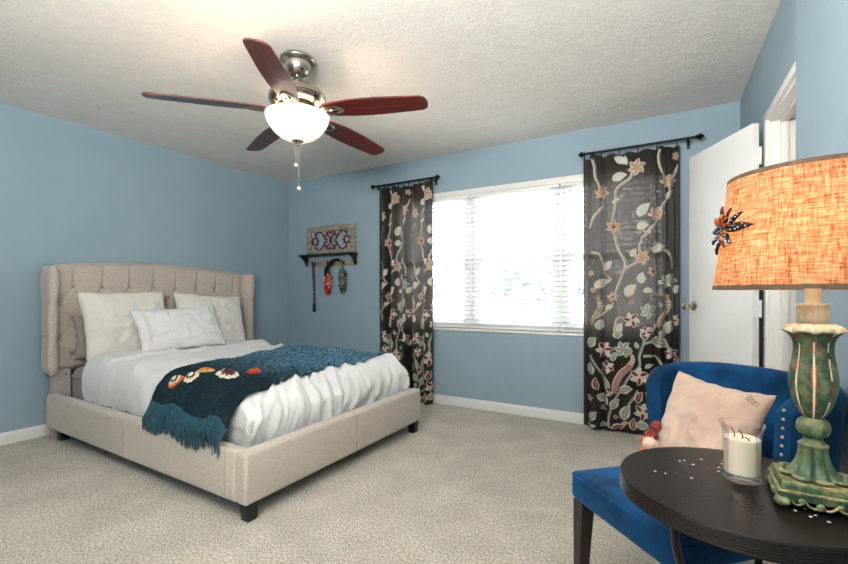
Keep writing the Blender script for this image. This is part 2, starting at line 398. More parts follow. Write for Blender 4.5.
CM = [curtain_fabric(), thread('cream_embroidery', 'd3cab8', 'e9e1d0'), thread('sage_embroidery', '8f9d90', 'a9b4a6'), thread('peach_embroidery', 'c0977c', 'd3ae94'),
      thread('red_embroidery', '7c2b28', '9c3a34'), thread('white_embroidery', 'd9d6cc', 'e8e6de'), thread('brown_embroidery', '6a5140', '8a6d55')]
STEMS= [(0, [(-0.637, 2.171), (-0.611, 2.089), (-0.604, 2.004), (-0.58, 1.937), (-0.564, 1.886)]), (0, [(-0.336, 2.022), (-0.36, 1.964), (-0.423, 1.924), (-0.458, 1.881), (-0.461, 1.805), (-0.467, 1.723), (-0.486, 1.628), (-0.467, 1.53)]), (0, [(-0.466, 1.536), (-0.442, 1.424), (-0.404, 1.354), (-0.392, 1.299), (-0.41, 1.231), (-0.442, 1.149), (-0.467, 1.067)]), (0, [(-0.392, 1.272), (-0.336, 1.304), (-0.287, 1.336)]), (0, [(-0.287, 1.376), (-0.293, 1.443), (-0.263, 1.509)]), (0, [(-0.281, 1.491), (-0.227, 1.554), (-0.18, 1.616), (-0.151, 1.666), (-0.134, 1.744), (-0.099, 1.792), (-0.088, 1.843), (-0.111, 1.911), (-0.134, 1.966), (-0.157, 2.035), (-0.163, 2.102), (-0.151, 2.153)]), (0, [(-0.647, 1.599), (-0.617, 1.681), (-0.577, 1.734), (-0.551, 1.773)]), (0, [(-0.637, 1.406), (-0.577, 1.389), (-0.551, 1.318), (-0.538, 1.248), (-0.486, 1.185)]), (0, [(-0.099, 1.909), (-0.065, 1.957), (-0.037, 2.03)]), (0, [(-0.163, 1.41), (-0.111, 1.394), (-0.082, 1.341), (-0.077, 1.262)]), (0, [(-0.624, 0.883), (-0.564, 0.913), (-0.499, 0.97), (-0.474, 1.012)]), (0, [(-0.467, 0.791), (-0.454, 0.874), (-0.423, 0.896), (-0.385, 0.883)]), (0, [(-0.18, 0.856), (-0.204, 0.802), (-0.227, 0.775)]), (1, [(-0.252, 0.806), (-0.266, 0.698), (-0.294, 0.604), (-0.294, 0.526), (-0.364, 0.442), (-0.414, 0.343), (-0.465, 0.259), (-0.494, 0.175), (-0.509, 0.094), (-0.502, -0.017)]), (1, [(-0.266, 0.698), (-0.225, 0.715), (-0.184, 0.725)]), (1, [(-0.266, 0.606), (-0.184, 0.611), (-0.144, 0.554)]), (1, [(-0.645, 0.594), (-0.592, 0.501), (-0.554, 0.44), (-0.539, 0.362), (-0.502, 0.286)]), (1, [(-0.371, 0.223), (-0.328, 0.291), (-0.307, 0.34)])]
LEAVES= [(-0.429, 1.977, 0.11, 0.069, 20, 0), (-0.423, 2.105, 0.116, 0.075, -35, 0), (-0.269, 1.584, 0.087, 0.067, 10, 0), (-0.257, 1.71, 0.12, 0.08, 50, 0), (-0.454, 1.798, 0.069, 0.028, 40, 0), (-0.094, 1.804, 0.065, 0.033, 70, 0), (-0.506, 1.296, 0.083, 0.055, 60, 0), (-0.551, 1.151, 0.126, 0.07, 25, 0), (-0.269, 1.201, 0.087, 0.067, 90, 0), (-0.348, 1.101, 0.115, 0.075, 55, 0), (-0.233, 1.097, 0.073, 0.043, 0, 0), (-0.163, 1.41, 0.092, 0.066, 30, 0), (-0.564, 0.836, 0.084, 0.07, 80, 0), (-0.094, 0.833, 0.098, 0.065, 80, 0), (-0.33, 1.391, 0.068, 0.047, 60, 0), (-0.499, 0.97, 0.062, 0.042, 30, 0), (-0.043, 1.113, 0.078, 0.052, 60, 0), (-0.429, 0.807, 0.096, 0.062, 70, 0), (-0.622, 0.693, 0.097, 0.073, 60, 1), (-0.63, 0.49, 0.097, 0.065, 100, 1), (-0.436, 0.767, 0.079, 0.071, 80, 1), (-0.157, 0.704, 0.128, 0.083, -20, 1), (-0.465, 0.591, 0.079, 0.048, 70, 1), (-0.307, 0.688, 0.054, 0.034, 110, 1), (-0.517, 0.388, 0.096, 0.045, 110, 1), (-0.554, 0.248, 0.104, 0.064, -40, 1), (-0.458, 0.22, 0.095, 0.063, 60, 1), (-0.385, 0.331, 0.094, 0.07, 20, 1), (-0.378, 0.16, 0.125, 0.078, 70, 1), (-0.266, 0.068, 0.108, 0.069, 0, 1), (-0.615, 0.111, 0.089, 0.057, 60, 1), (-0.539, 0.049, 0.064, 0.04, 20, 1), (-0.392, 0.071, 0.071, 0.031, 30, 1), (-0.131, 0.781, 0.06, 0.045, 40, 1), (-0.225, 0.532, 0.061, 0.031, 30, 1), (-0.117, 0.511, 0.06, 0.033, 60, 1)]
RED_LEAVES= [(-0.245, 0.776, 0.092, 0.069, 90, 1), (-0.592, 0.372, 0.1, 0.052, 100, 1), (-0.287, 0.288, 0.096, 0.062, 70, 1), (-0.328, 0.081, 0.093, 0.054, 90, 1), (-0.443, 0.032, 0.103, 0.063, 25, 1), (-0.218, 0.327, 0.061, 0.046, 40, 1), (-0.204, 0.252, 0.053, 0.038, 0, 1), (-0.458, 0.117, 0.04, 0.028, 0, 1)]
FLOWERS= [(-0.311, 2.045, 0.065, 0), (-0.558, 1.872, 0.053, 0), (-0.105, 1.91, 0.05, 0), (-0.474, 1.6, 0.055, 1), (-0.18, 1.676, 0.053, 0), (-0.056, 2.092, 0.032, 0), (-0.275, 1.355, 0.06, 0), (-0.348, 0.878, 0.061, 2), (-0.233, 0.948, 0.06, 3), (-0.245, 0.794, 0.047, 2), (-0.105, 1.172, 0.059, 3), (-0.043, 0.887, 0.047, 2), (-0.48, 1.053, 0.039, 1), (-0.204, 1.246, 0.037, 1), (-0.637, 1.243, 0.028, 0), (-0.617, 1.109, 0.023, 1), (-0.348, 1.013, 0.022, 1), (-0.539, 0.642, 0.064, 2), (-0.517, 0.508, 0.051, 2), (-0.294, 0.449, 0.069, 2), (-0.266, 0.183, 0.069, 2), (-0.407, 0.65, 0.066, 3), (-0.638, 0.018, 0.045, 2), (-0.378, -0.02, 0.039, 2), (-0.085, 0.641, 0.045, 2), (-0.043, 0.592, 0.033, 2), (-0.546, 0.184, 0.026, 1), (-0.645, 0.253, 0.029, 1), (-0.502, 0.302, 0.025, 2), (-0.184, 0.46, 0.043, 2), (-0.157, 0.311, 0.042, 1), (-0.104, 0.182, 0.045, 2), (-0.144, 0.117, 0.042, 2)]
BIRDS= [[(-0.588, 1.05, 0.02), (-0.571, 0.983, 0.036), (-0.588, 0.933, 0.034), (-0.617, 0.884, 0.02), (-0.631, 0.834, 0.014)], [(-0.113, 1.061, 0.018), (-0.102, 0.996, 0.039), (-0.122, 0.937, 0.034), (-0.155, 0.883, 0.021), (-0.168, 0.83, 0.016)], [(-0.361, 0.627, 0.016), (-0.338, 0.577, 0.031), (-0.371, 0.512, 0.041), (-0.421, 0.461, 0.05), (-0.458, 0.386, 0.047), (-0.468, 0.298, 0.035)]]
def curtain(name, x0, x1, ztop, fold, mapx, label, bottom=.012):
    Y0 = 3.70; mb = MB()
    def f(x, z):
        s = (x-x0)/(x1-x0); k = sst(z, 0, 2.2)
        return Y0+fold(s)*(1.0-.25*k)+.008*nz(x*9, z*1.2, 3)*(1-k)
    def P(x, z, o=0):
        e = .004; g = (f(x+e, z)-f(x-e, z))/(2*e); n = Vector((g, -1, 0)).normalized()
        return (x+n.x*o, f(x, z)+n.y*o, z)
    def top(x): return ztop+.008*math.cos((x-x0)/(x1-x0)*2*PI*6)
    mb.grid(150, 44, lambda u, v: P(lerp(x0, x1, u), lerp(bottom, top(lerp(x0, x1, u)), v)))
    # hems: a folded band at the bottom and the sides, on the same cloth
    def ok(x, z): return x0+.004 < x < x1-.004 and bottom+.01 < z < ztop-.012
    def ribbon(pts, wf, mi, o, nc=3, n=None):
        n = len(pts); rows = []
        for i, p in enumerate(pts):
            q = pts[min(i+1, n-1)]; r = pts[max(i-1, 0)]; d = Vector((q[0]-r[0], q[1]-r[1])); d = d.normalized() if d.length > 1e-6 else Vector((1, 0)); nn = Vector((-d.y, d.x))
            w = wf(i/(n-1)); rows.append([(p[0]+nn.x*w*(2*j/nc-1), p[1]+nn.y*w*(2*j/nc-1)) for j in range(nc+1)])
        for i in range(n-1):
            for j in range(nc):
                q = [rows[i][j], rows[i][j+1], rows[i+1][j+1], rows[i+1][j]]
                for tf in mapx:
                    qq = [(tf(p[0]), p[1]) for p in q]
                    if all(ok(*p) for p in qq): mb.add([P(p[0], p[1], o) for p in qq], [(0, 1, 2, 3)], mi)
    def leaf(x, z, L, Wd, ang, mo, mi_, o=.003, vein=True):
        a = math.radians(ang); c, s_ = math.cos(a), math.sin(a); N_ = 10
        pts = [(x+c*L*(k/N_-.5)-s_*.12*L*math.sin(PI*k/N_), z+s_*L*(k/N_-.5)+c*.12*L*math.sin(PI*k/N_)) for k in range(N_+1)]
        prof = lambda t: Wd*.5*max(.03, math.sin(PI*t**.8))**.85
        ribbon(pts, prof, mo, o, 4); ribbon(pts[1:-1], lambda t: .55*prof(.1+.8*t), mi_, o+.0012, 3)
        if vein: ribbon(pts[2:-2], lambda t: .0022, mo, o+.0024, 1)
    def densify(p, n=6): return [(q.x, q.y) for q in spline([(a, b, 0) for a, b in p], n)]
    for kind, p in STEMS:
        p = densify(p); ribbon(p, lambda t: .0105-.003*t, (1, 2)[kind], .0022, 2)
        ribbon([(a+.004, b) for a, b in p], lambda t: .002, (6, 1)[kind], .0034, 1)
    for x, z, L, Wd, a, k in LEAVES: leaf(x, z, L, Wd, a, 1, (5, 2)[k if (x*1000) % 3 > 1 else 0] if k == 0 else 2)
    for x, z, L, Wd, a, k in RED_LEAVES: leaf(x, z, L, Wd, a, 1, 4)
    for x, z, r, k in FLOWERS:
        n = 6 if r > .045 else 5; ph = x*70
        co, ci, cc = ((1, 3, 3), (1, 3, 4), (5, 4, 1), (5, 2, 3))[k]
        for j in range(n):
            a = ph+2*PI*j/n; alt = (j % 2 == 0) and k == 2
            leaf(x+.56*r*math.cos(a), z+.56*r*math.sin(a), r*.95, r*.62, math.degrees(a), co, ci if (k != 2 or alt) else 1, .0045, False)
        ribbon([(x+r*.22*(k2/4-1), z) for k2 in range(9)], lambda t: r*.22*max(.05, math.sin(PI*t))**.6, cc, .0068, 3)
    for bd in BIRDS:
        P2 = densify([(a, b) for a, b, w_ in bd], 6); ws = [w_ for a, b, w_ in bd]
        wf = lambda t: interp([(k/(len(ws)-1), w_*.55) for k, w_ in enumerate(ws)], t)
        ribbon(P2, wf, 3, .005, 5); ribbon(P2[3:-1], lambda t: .84*wf(.1+.88*t), 1, .0062, 5)
        for e in ((-.55, -.1, .35, .8) if len(ws) > 5 else (-.4, .4)):
            Q = []
            for i, (a, b) in enumerate(P2):
                q = P2[min(i+1, len(P2)-1)]; r = P2[max(i-1, 0)]; d = Vector((q[0]-r[0], q[1]-r[1])).normalized(); w_ = wf(i/(len(P2)-1))*e*.8; Q.append((a-d.y*w_, b+d.x*w_))
            ribbon(Q[len(Q)//3:], lambda t: .0025, 4 if len(ws) > 5 else 6, .0075, 1)
        for i in range(len(P2)//8, len(P2)//2, 2):
            a, b = P2[i]; q = P2[i+1]; d = Vector((q[0]-a, q[1]-b)).normalized(); w_ = wf(i/(len(P2)-1))*.75
            ribbon([(a-d.y*w_*s_, b+d.x*w_*s_) for s_ in (-1, -.5, 0, .5, 1)], lambda t: .0022, 6, .0078, 1)
        h = bd[0]; ribbon([(h[0]+.018*(k2/4-1), h[1]) for k2 in range(9)], lambda t: .018*max(.05, math.sin(PI*t))**.6, 3, .0055, 3)
        leaf(h[0]-.02, h[1]+.008, .022, .010, 160, 6, 6, .006, False)
    return tag(part(name, mb, CM, ang=180), label, 'curtain', 'floral curtain panels')
def foldR(s):
    c = (2*s-1)**2; ph = 2*PI*(2.2*s+.55*math.sin(2*PI*s)/(2*PI)*2)+.7
    return .046*(.35+.65*c)*math.sin(ph)+.020*math.sin(2*PI*5.0*s+1.1)*(.15+.85*c)-.028*math.exp(-((s-.12)/.05)**2)+sum(a*math.exp(-((s-c_)/w)**2) for c_, w, a in ((.235, .022, .05), (.765, .02, .05), (.865, .02, .05), (.94, .015, .04)))
def foldL(s): return .042*math.sin(2*PI*5*s+.6)+.012*math.sin(2*PI*8*s+2)
curtain('curtain', -.705, -.030, 2.165, foldR, [lambda x: x], 'wide charcoal embroidered curtain right of the window, beside the white door')
curtain('curtain', -2.745, -2.105, 2.165, foldL, [lambda x: -2.74+(x+.69)*.58, lambda x: -2.74+(x+.69)*.58+.385, lambda x: -2.74+(x+.69)*.58-.385],
        'gathered charcoal embroidered curtain left of the window, beyond the bed foot')
def rod(xa, xb, rings, label):
    Y = 3.70; Z = 2.2; t = thing('curtain_rod', label, 'curtain rod', ((xa+xb)/2, Y, Z), group='black curtain rods')
    p = MB(); p.tube([(xa+.04, Y, Z), (xb-.04, Y, Z)], .0095, 12); part('pole', p, M['black_metal'], t)
    for x, sg in ((xa, 1), (xb, -1)):
        e = MB(); e.lathe([(0, 0), (.006, .004), (.012, .012), (.021, .02), (.024, .027), (.02, .034), (.012, .038), (.016, .044), (.016, .05), (.01, .056), (.01, .062)], 14, (x, Y, Z), axis='x') if sg > 0 else \
            e.lathe([(0, 0), (.006, -.004), (.012, -.012), (.021, -.02), (.024, -.027), (.02, -.034), (.012, -.038), (.016, -.044), (.016, -.05), (.01, -.056), (.01, -.062)], 14, (x, Y, Z), axis='x')
        part('finial', e, M['black_metal'], t)
        bx = x+sg*.1; b = MB()
        b.tube([(bx, YB-.002, Z-.012), (bx, Y, Z-.012)], .006, 8); b.box(bx-.01, bx+.01, YB-.006, YB, Z-.05, Z+.03, bev=.002); b.tube([(bx, Y, Z+.013-.026+.016*0), (bx, Y, Z-.04)], .006, 8)
        part('bracket', b, M['black_metal'], t)
    for x in rings:
        r = MB(); n = 20
        r.grid(n, 6, lambda u, v: (x+.002*math.sin(2*PI*v), Y+(.0155+.002*math.cos(2*PI*v))*math.cos(2*PI*u), Z-.005+(.0155+.002*math.cos(2*PI*v))*math.sin(2*PI*u)), cu=True, cv=True)
        q = part('curtain_ring', r, M['black_metal'], t)
        c = MB(); c.box(x-.004, x+.004, Y-.004, Y+.004, Z-.044, Z-.019, bev=.001); part('clip', c, M['black_metal'], q)
rod(-2.845, -2.01, [-2.735+k*.124 for k in range(6)], 'short black curtain rod with ball ends at the left of the window')
rod(-.74, .125, [-.69+k*.129 for k in range(6)], 'short black curtain rod with ball ends near the open door')

# ---------------------------------------------------------------- bed
WARP[0] = True
bed = thing('bed_frame', 'beige linen tufted wingback bed with low padded rails against the blue wall', 'bed', (-2.9, 2.15, 0))
YN, YFAR, HC = 1.33, 2.97, 2.20
def tuft(y, z):
    p = (y-1.50)/.205; q = (z-1.135)/.265
    if z > 1.135: 
        dp = abs(p-round(p)); k = math.exp(-((z-1.135)/.05)**2); return 1-.45*math.exp(-(dp/.045)**2)-.4*k*math.exp(-(dp/.2)**2)
    u, v = p+q, p-q
    du, dv = abs(u-round(u)), abs(v-round(v)); d = math.hypot(du, dv)
    return 1-.75*math.exp(-(d/.16)**2)-.42*math.exp(-(min(du, dv)/.05)**2)*math.exp(-(max(du, dv)/.36)**2)
def hb_top(y): return 1.295+.055*(1-((y-HC)/.86)**2)
hb = MB(); Y0, Y1, Z0 = 1.395, 3.015, .49
def hbf(u, v):
    y = lerp(Y0, Y1, u); zt = hb_top(y); z = lerp(Z0, zt, v)
    ez = min(sst((zt-z)/.05), sst((z-Z0)/.05)); 
    r = math.sqrt(max(0, 1-(1-min(1, (zt-z)/.045))**2))*math.sqrt(max(0, 1-(1-min(1, (z-Z0)/.045))**2))
    return (-4.115+.05*r+.034*tuft(y, z)*ez, y, z)
hb.grid(210, 110, hbf)
hb.grid(40, 1, lambda u, v: (-4.115-.055*v, lerp(Y0, Y1, u), hb_top(lerp(Y0, Y1, u))), flip=True)
hb.grid(40, 1, lambda u, v: (-4.115-.055*v, lerp(Y0, Y1, u), Z0))
hb.grid(40, 8, lambda u, v: (-4.17, lerp(Y0, Y1, u), lerp(Z0, hb_top(lerp(Y0, Y1, u)), v)), flip=True)
head = part('headboard', hb, M['linen'], bed, ang=180)
for row in range(4):
    for c in range(9):
        z = 1.135-row*.1325; y = 1.50+(c+(.5 if row % 2 else 0))*.205
        if y > 2.99 or (c == 8): continue
        b = MB(); b.lathe([(0, .008), (.006, .007), (.010, .003), (.011, -.004)], 12, (-4.058, y, z), axis='x'); part('tuft_button', b, M['button'], head)
for sg, yc in ((-1, 1.352), (1, 3.058)):
    w = MB(); nz_ = 60
    def wf(u, v, sg=sg, yc=yc):
        z = lerp(.478, 1.288, v); cap = math.sqrt(max(0, 1-(abs(v-.5)*2)**14))
        pin = abs(math.sin(PI*(z-.478)/.27))**.5
        hx = (.100+.022*sst(v, .55, .9)*1+.006*pin)*(.75+.25*cap); hy = (.030+.012*pin)*(.35+.65*cap)
        a = 2*PI*u; ca, sa = math.cos(a), math.sin(a)
        ex = math.copysign(abs(ca)**.6, ca); ey = math.copysign(abs(sa)**.6, sa)
        flare = .022*sst(ca, 0, 1)*sg
        return (-4.04+hx*ex, yc+hy*ey+flare, z)
    w.grid(40, nz_, wf, cu=True)
    b0 = [wf(i/40, 0) for i in range(40)]; b1 = [wf(i/40, 1) for i in range(40)]
    w.add(b0, [tuple(range(39, -1, -1))]); w.add(b1, [tuple(range(40))])
    part('headboard_wing', w, M['linen'], bed, ang=60)
    p = MB(); yy = 1.375 if sg < 0 else 2.925
    p.box(-4.15, -4.07, yy, yy+.115, .0, .56, bev=.008); p.lathe([(.006, 0), (.005, .002), (0, .002)], 8, (-4.07, yy+.08, .465), axis='x', mi=1); part('headboard_post', p, [M['linen'], M['black_metal']], bed)
def rail(name, x0, x1, y0, y1, seams):
    r = MB(); prev = None
    r.box(x0, x1, y0, y1, .085, .335, bev=.022, seg=4)
    o = part(name, r, M['linen'], bed)
    for a in seams:
        s = MB(); s.tube(a, .0016, 5); part('seam', s, M['button'], o)
rail('side_rail', -4.075, -1.822, YN, YN+.08, [[(-1.90, YN-.0005, .09), (-1.90, YN-.0005, .328), (-1.90, YN+.01, .3352), (-1.90, YN+.07, .3352)], [(-2.9, YN-.0005, .1), (-2.9, YN-.0005, .325)]])
rail('side_rail', -4.075, -1.822, YFAR-.08, YFAR, [])
rail('foot_rail', -1.825, -1.745, YN, YFAR, [[(-1.744, 2.15, .1), (-1.744, 2.15, .322), (-1.76, 2.15, .3355), (-1.82, 2.15, .3355)]])
for x, y in ((-1.79, 1.385), (-1.79, 2.915), (-3.0, 2.15), (-3.95, 1.40), (-3.95, 2.90)):
    l = MB(); l.lathe([(.035, .0), (.048, .092)], 4, (x, y, 0)); 
    c, s_ = math.cos(PI/4), math.sin(PI/4); l.v = [(x+(p[0]-x)*c-(p[1]-y)*s_, y+(p[0]-x)*s_+(p[1]-y)*c, p[2]) for p in l.v]
    part('leg', l, M['black_wood'], bed)
pf = MB(); pf.box(-4.07, -1.83, YN+.08, YFAR-.08, .16, .2); part('slat_deck', pf, M['button'], bed)
mt = MB(); mt.box(-4.02, -1.965, 1.462, 2.878, .2, .525, bev=.07, seg=5)
mo = part('mattress', mt, M['mattress']); tag(mo, 'grey mattress showing at the head end beneath the white duvet', 'mattress')
pi_ = MB()
for z in (.255, .46): 
    pts = [(-3.97, 1.453, z), (-2.03, 1.453, z), (-1.965, 1.52, z), (-1.965, 2.82, z), (-2.03, 2.887, z), (-3.97, 2.887, z)]; pi_.tube(pts, .006, 6)
part('piping', pi_, M['mattress'], mo)
# duvet
R_ = .085
def wrap(e, R=R_):
    if e < 0: return e, 0
    if e < R*PI/2: return R*math.sin(e/R), R*(1-math.cos(e/R))
    return R, R+(e-R*PI/2)
YNE, YFE, XFE, RF = 1.443, 2.897, -1.862, .16
def dtop(x): return lerp(.598, .556, sst(x, -3.3, -1.9))
def duvet(x, y, wr=1.0, fold=True):
    ox, dx = wrap(x-(XFE-RF), RF); xx = XFE-RF+ox
    if y < 2.17: oy, dy = wrap((YNE+R_)-y); yy = YNE+R_-oy; so = -1
    else: oy, dy = wrap(y-(YFE-R_)); yy = YFE-R_+oy; so = 1
    dz = (dx**3+dy**3)**(1/3); dz = min(dz, .285)
    z = dtop(xx)-dz
    sd, fd = sst(dy, .01, .12), sst(dx, .01, .12); tp = (1-sd)*(1-fd)
    # wrinkles: hanging folds at the sides, puckers running up from the foot, soft creases on top
    wv = nz(x*13+2*nz(x*3, y*3), y*2.2, 1); wf_ = nz(y*12+3*nz(y*2, x*3, 4), x*2.0, 7)
    bul = .016*math.sin(PI*min(1, dz/.25))
    fine = (1-abs(nz(y*15+x*4.0, x*3.4-y*2, 19)))**5*sst(x, -2.08, -1.92)
    yy += so*(bul*sd+.030*wv*sd*wr); xx += (bul+.036*wf_*wr+.026*fine*wr)*fd
    fan = (1-abs(nz(y*7+x*2.0, x*2.6-y, 9)))**3*sst(x, -2.2, -1.93)
    soft = (1-abs(nz(x*3.2+y*1.5, y*2.4-x, 12)))**4
    z += wr*(tp*(.026*soft+.014*nz(x*2.5, y*2.5, 5)+.004*nz(x*14, y*14, 2))+.040*fan*(1-fd*.6)+.024*fine*(1-fd*.3)+.010*sd*nz(x*20, y*6, 3))
    if fold: z += .026*(1-sst(x-.05*nz(y*3, 0, 1), -3.42, -3.395))*tp
    return (xx, yy, z)
dv_ = MB(); XA = -3.705; E = .345-R_; EF = RF*PI/2+.12-RF
dv_.grid(170, 150, lambda u, v: duvet(lerp(XA, XFE+EF, u), lerp(YNE-E, YFE+E, v)))
# underside at the head edge gives the cloth its thickness
dv_.grid(1, 60, lambda u, v: tuple(Vector(duvet(XA, lerp(YNE-E, YFE+E, v)))+Vector((-.012*u, 0, -.022*u))))
du = part('duvet', dv_, M['white_cotton'], ang=180); tag(du, 'rumpled white cotton duvet spread over the bed and tucked in the rails', 'duvet')
# pillows
def pillow(name, c, w, h, t, tilt, roll, mat, label, cat, seed, yaw=0, pinch=.055, lace=False, parent=None, n=44, Mx=None, group=None, wr=1):
    mb = MB()
    def P(a, b, sg):
        u, v = a*2-1, b*2-1
        x = w/2*u*(1-pinch*(1-v*v)*1.2); y = h/2*v*(1-pinch*(1-u*u)*1.2)
        k = max(0, (1-abs(u)**2.4)*(1-abs(v)**2.4))**.52
        z = sg*t/2*k+wr*(.014*nz(u*2.2+seed, v*2.2, sg)*k+.016*(1-abs(nz(u*2.6+seed*3, v*2.1-u, sg*2)))**6*k+.010*(1-abs(nz(u*4.6-v*2, v*3.1+seed, sg*2)))**6*k**.5-.012)
        e = (1-k)
        x += .006*nz(v*4, u*4, seed)*e*wr; y += .006*nz(u*5, v*4, seed+5)*e*wr; z += .010*nz(u*3, v*3, seed+2)*e*wr
        y -= .02*h*(1-v)*.5*math.cos(u*PI/2)*0
        return (x, y, z)
    mb.grid(n, n, lambda a, b: P(a, b, 1)); mb.grid(n, n, lambda a, b: P(a, b, -1), flip=True)
    if Mx is None:
        ca, sa = math.cos(tilt), math.sin(tilt)
        B = Matrix(((0, -sa, ca, c[0]), (1, 0, 0, c[1]), (0, ca, sa, c[2]), (0, 0, 0, 1)))
        Mx = B @ Matrix.Rotation(yaw, 4, 'Y') @ Matrix.Rotation(roll, 4, 'Z')
    mb.xf(Mx); o = part(name, mb, mat, ang=180); tag(o, label, cat, group)
    bb = bmesh.new(); bb.from_mesh(o.data); bmesh.ops.remove_doubles(bb, verts=bb.verts[:], dist=1e-5); bmesh.ops.recalc_face_normals(bb, faces=bb.faces[:]); bb.to_mesh(o.data); bb.free()
    return o, Mx, P
D = math.radians
pillow('pillow', (-3.925, 1.775, .745), .64, .33, .13, D(8), 0, M['grey_linen'], 'grey sleeping pillow tucked behind the big left sham', 'pillow', 3)
pillow('pillow', (-3.775, 1.775, .852), .655, .525, .15, D(17), D(1.0), M['sham'], 'large off white square pillow standing on the left against the headboard', 'pillow', 11, yaw=D(0))
pillow('pillow', (-3.775, 2.515, .845), .70, .485, .14, D(17), D(-3.5), M['sham'], 'large off white pillow standing on the right, partly behind the front pillow', 'pillow', 23)
o, PM, PP = pillow('pillow', (-3.54, 2.075, .800), .735, .375, .15, D(27), D(1.5), M['white_cotton'], 'smaller white oblong pillow with lace ends lying in front of the two shams', 'pillow', 37)
for e in (.085, .89):
    l = MB()
    def lf(a, b, e=e):
        q = PP(e+.04*(a-.5)*(1+.25*math.sin(b*60)), .04+.92*b, 1); return tuple(PM @ Vector((q[0], q[1], q[2]+.003+.0015*math.sin(b*150)*math.sin(a*9))))
    l.grid(8, 90, lf); part('lace_band', l, M['sham'], o)
# throw
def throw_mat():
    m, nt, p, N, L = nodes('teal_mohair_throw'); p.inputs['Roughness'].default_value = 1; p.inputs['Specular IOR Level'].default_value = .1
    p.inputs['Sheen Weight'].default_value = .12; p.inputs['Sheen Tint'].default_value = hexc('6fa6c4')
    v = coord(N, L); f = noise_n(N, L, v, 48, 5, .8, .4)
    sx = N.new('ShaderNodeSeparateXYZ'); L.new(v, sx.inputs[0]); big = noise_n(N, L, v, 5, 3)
    # colour runs near black to blue boucle, mostly window sheen painted into the weave
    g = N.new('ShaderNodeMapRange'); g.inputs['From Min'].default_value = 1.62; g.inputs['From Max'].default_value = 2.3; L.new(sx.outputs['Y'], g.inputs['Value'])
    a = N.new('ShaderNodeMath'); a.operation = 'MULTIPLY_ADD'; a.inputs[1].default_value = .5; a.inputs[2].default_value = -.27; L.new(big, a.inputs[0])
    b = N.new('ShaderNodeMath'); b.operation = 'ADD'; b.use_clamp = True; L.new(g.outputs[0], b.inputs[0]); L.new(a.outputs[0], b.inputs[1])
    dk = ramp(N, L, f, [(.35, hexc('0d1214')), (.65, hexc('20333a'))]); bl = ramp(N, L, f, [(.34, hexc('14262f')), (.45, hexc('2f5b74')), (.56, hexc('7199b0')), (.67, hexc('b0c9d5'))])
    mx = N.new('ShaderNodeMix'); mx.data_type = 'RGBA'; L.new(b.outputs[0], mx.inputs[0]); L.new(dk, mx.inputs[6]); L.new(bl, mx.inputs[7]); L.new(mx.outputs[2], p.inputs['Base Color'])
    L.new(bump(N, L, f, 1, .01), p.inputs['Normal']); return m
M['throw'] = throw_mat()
M['fringe'] = pm('teal_fringe_yarn', '073240', '0c4a5c', 30, .8, .3, 90, sheen=.4)
near = [(1.62, 0), (1.535, .0), (1.462, -.018), (1.405, -.060), (1.372, -.108), (1.352, -.152)]
def thr(u, v, o=0.0):
    """u across the throw (0 head side, 1 foot side), v from the near hem (0) to the far hem (1)"""
    if v < .2:
        k = 1-v/.2; arc = k*(len(near)-1)*(.93+.1*u); i = min(int(arc), len(near)-2); f = arc-i
        y = lerp(near[i][0], near[i+1][0], f); dz = lerp(near[i][1], near[i+1][1], f); x = lerp(-2.70, -1.925, u)+.06*(v-.2)*(1-u)*0
        x += (.10 if u < .5 else 0)*k*(1-2*u)*.6
        b = duvet(x, 1.62, 1, False)[2]
        return (x+.006*nz(y*8, u*6), y-.012*nz(x*12, 3)*k-o*k, b+.024+dz+.008*nz(x*9, y*9)+o*(1-k))
    k = (v-.2)/.8; y = lerp(1.62, 3.02, k); x = lerp(lerp(-2.70, -2.97, k**.8), lerp(-1.925, -2.03, k), u)+.012*nz(k*6, u*2, 8)
    p = duvet(x, y, 1, False); return (p[0], p[1], p[2]+.024+.004*nz(x*20, y*20)+o)
tm = MB(); tm.grid(56, 130, lambda u, v: thr(u, v)); tm.grid(56, 130, lambda u, v: thr(u, v, -.012), flip=True)
for e in (0, 1): tm.grid(1, 130, lambda u, v: thr(e, v, -.012*u)); tm.grid(56, 1, lambda u, v: thr(u, e, -.012*v))
rnd = random.Random(4)
for k in range(9000):   # short boucle loops standing on the cloth
    u, v = rnd.random(), rnd.random()**.9; p = Vector(thr(u, v)); L_ = rnd.uniform(.004, .012)*(.6+.5*v); a = rnd.uniform(0, 2*PI)
    out = Vector((0, -1, .35)) if v < .1 else Vector((0, 0, 1))
    d = (out+Vector((math.cos(a), math.sin(a), 0))*.9).normalized()*L_; s_ = Vector((-math.sin(a), math.cos(a), .2)).normalized()*.0032
    tm.add([p-s_, p+s_, p+d+s_*.6, p+d-s_*.6], [(0, 1, 2, 3)])
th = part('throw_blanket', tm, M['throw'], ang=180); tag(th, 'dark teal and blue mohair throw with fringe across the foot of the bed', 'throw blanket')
fr = MB()
for k in range(230):
    u = (k+rnd.random())/230; p = Vector(thr(u, 0)); L_ = rnd.uniform(.105, .15); j = nz(u*14, 1)*.02+rnd.gauss(0, .006)
    q1 = p+Vector((j*.4, -.022, -.045)); q2 = Vector((p.x+j, min(q1.y, 1.318)-rnd.random()*.008, p.z-L_*.62)); q3 = q2+Vector((rnd.gauss(0, .006), rnd.gauss(0, .003), -L_*.42))
    fr.tube(spline([p+Vector((0, 0, .004)), q1, q2, q3], 3), lambda t: .0042*(1-.55*t), 5)
f_ = part('fringe', fr, M['fringe'], th); f_['kind'] = 'stuff'; tag(f_, 'bright teal knotted fringe')
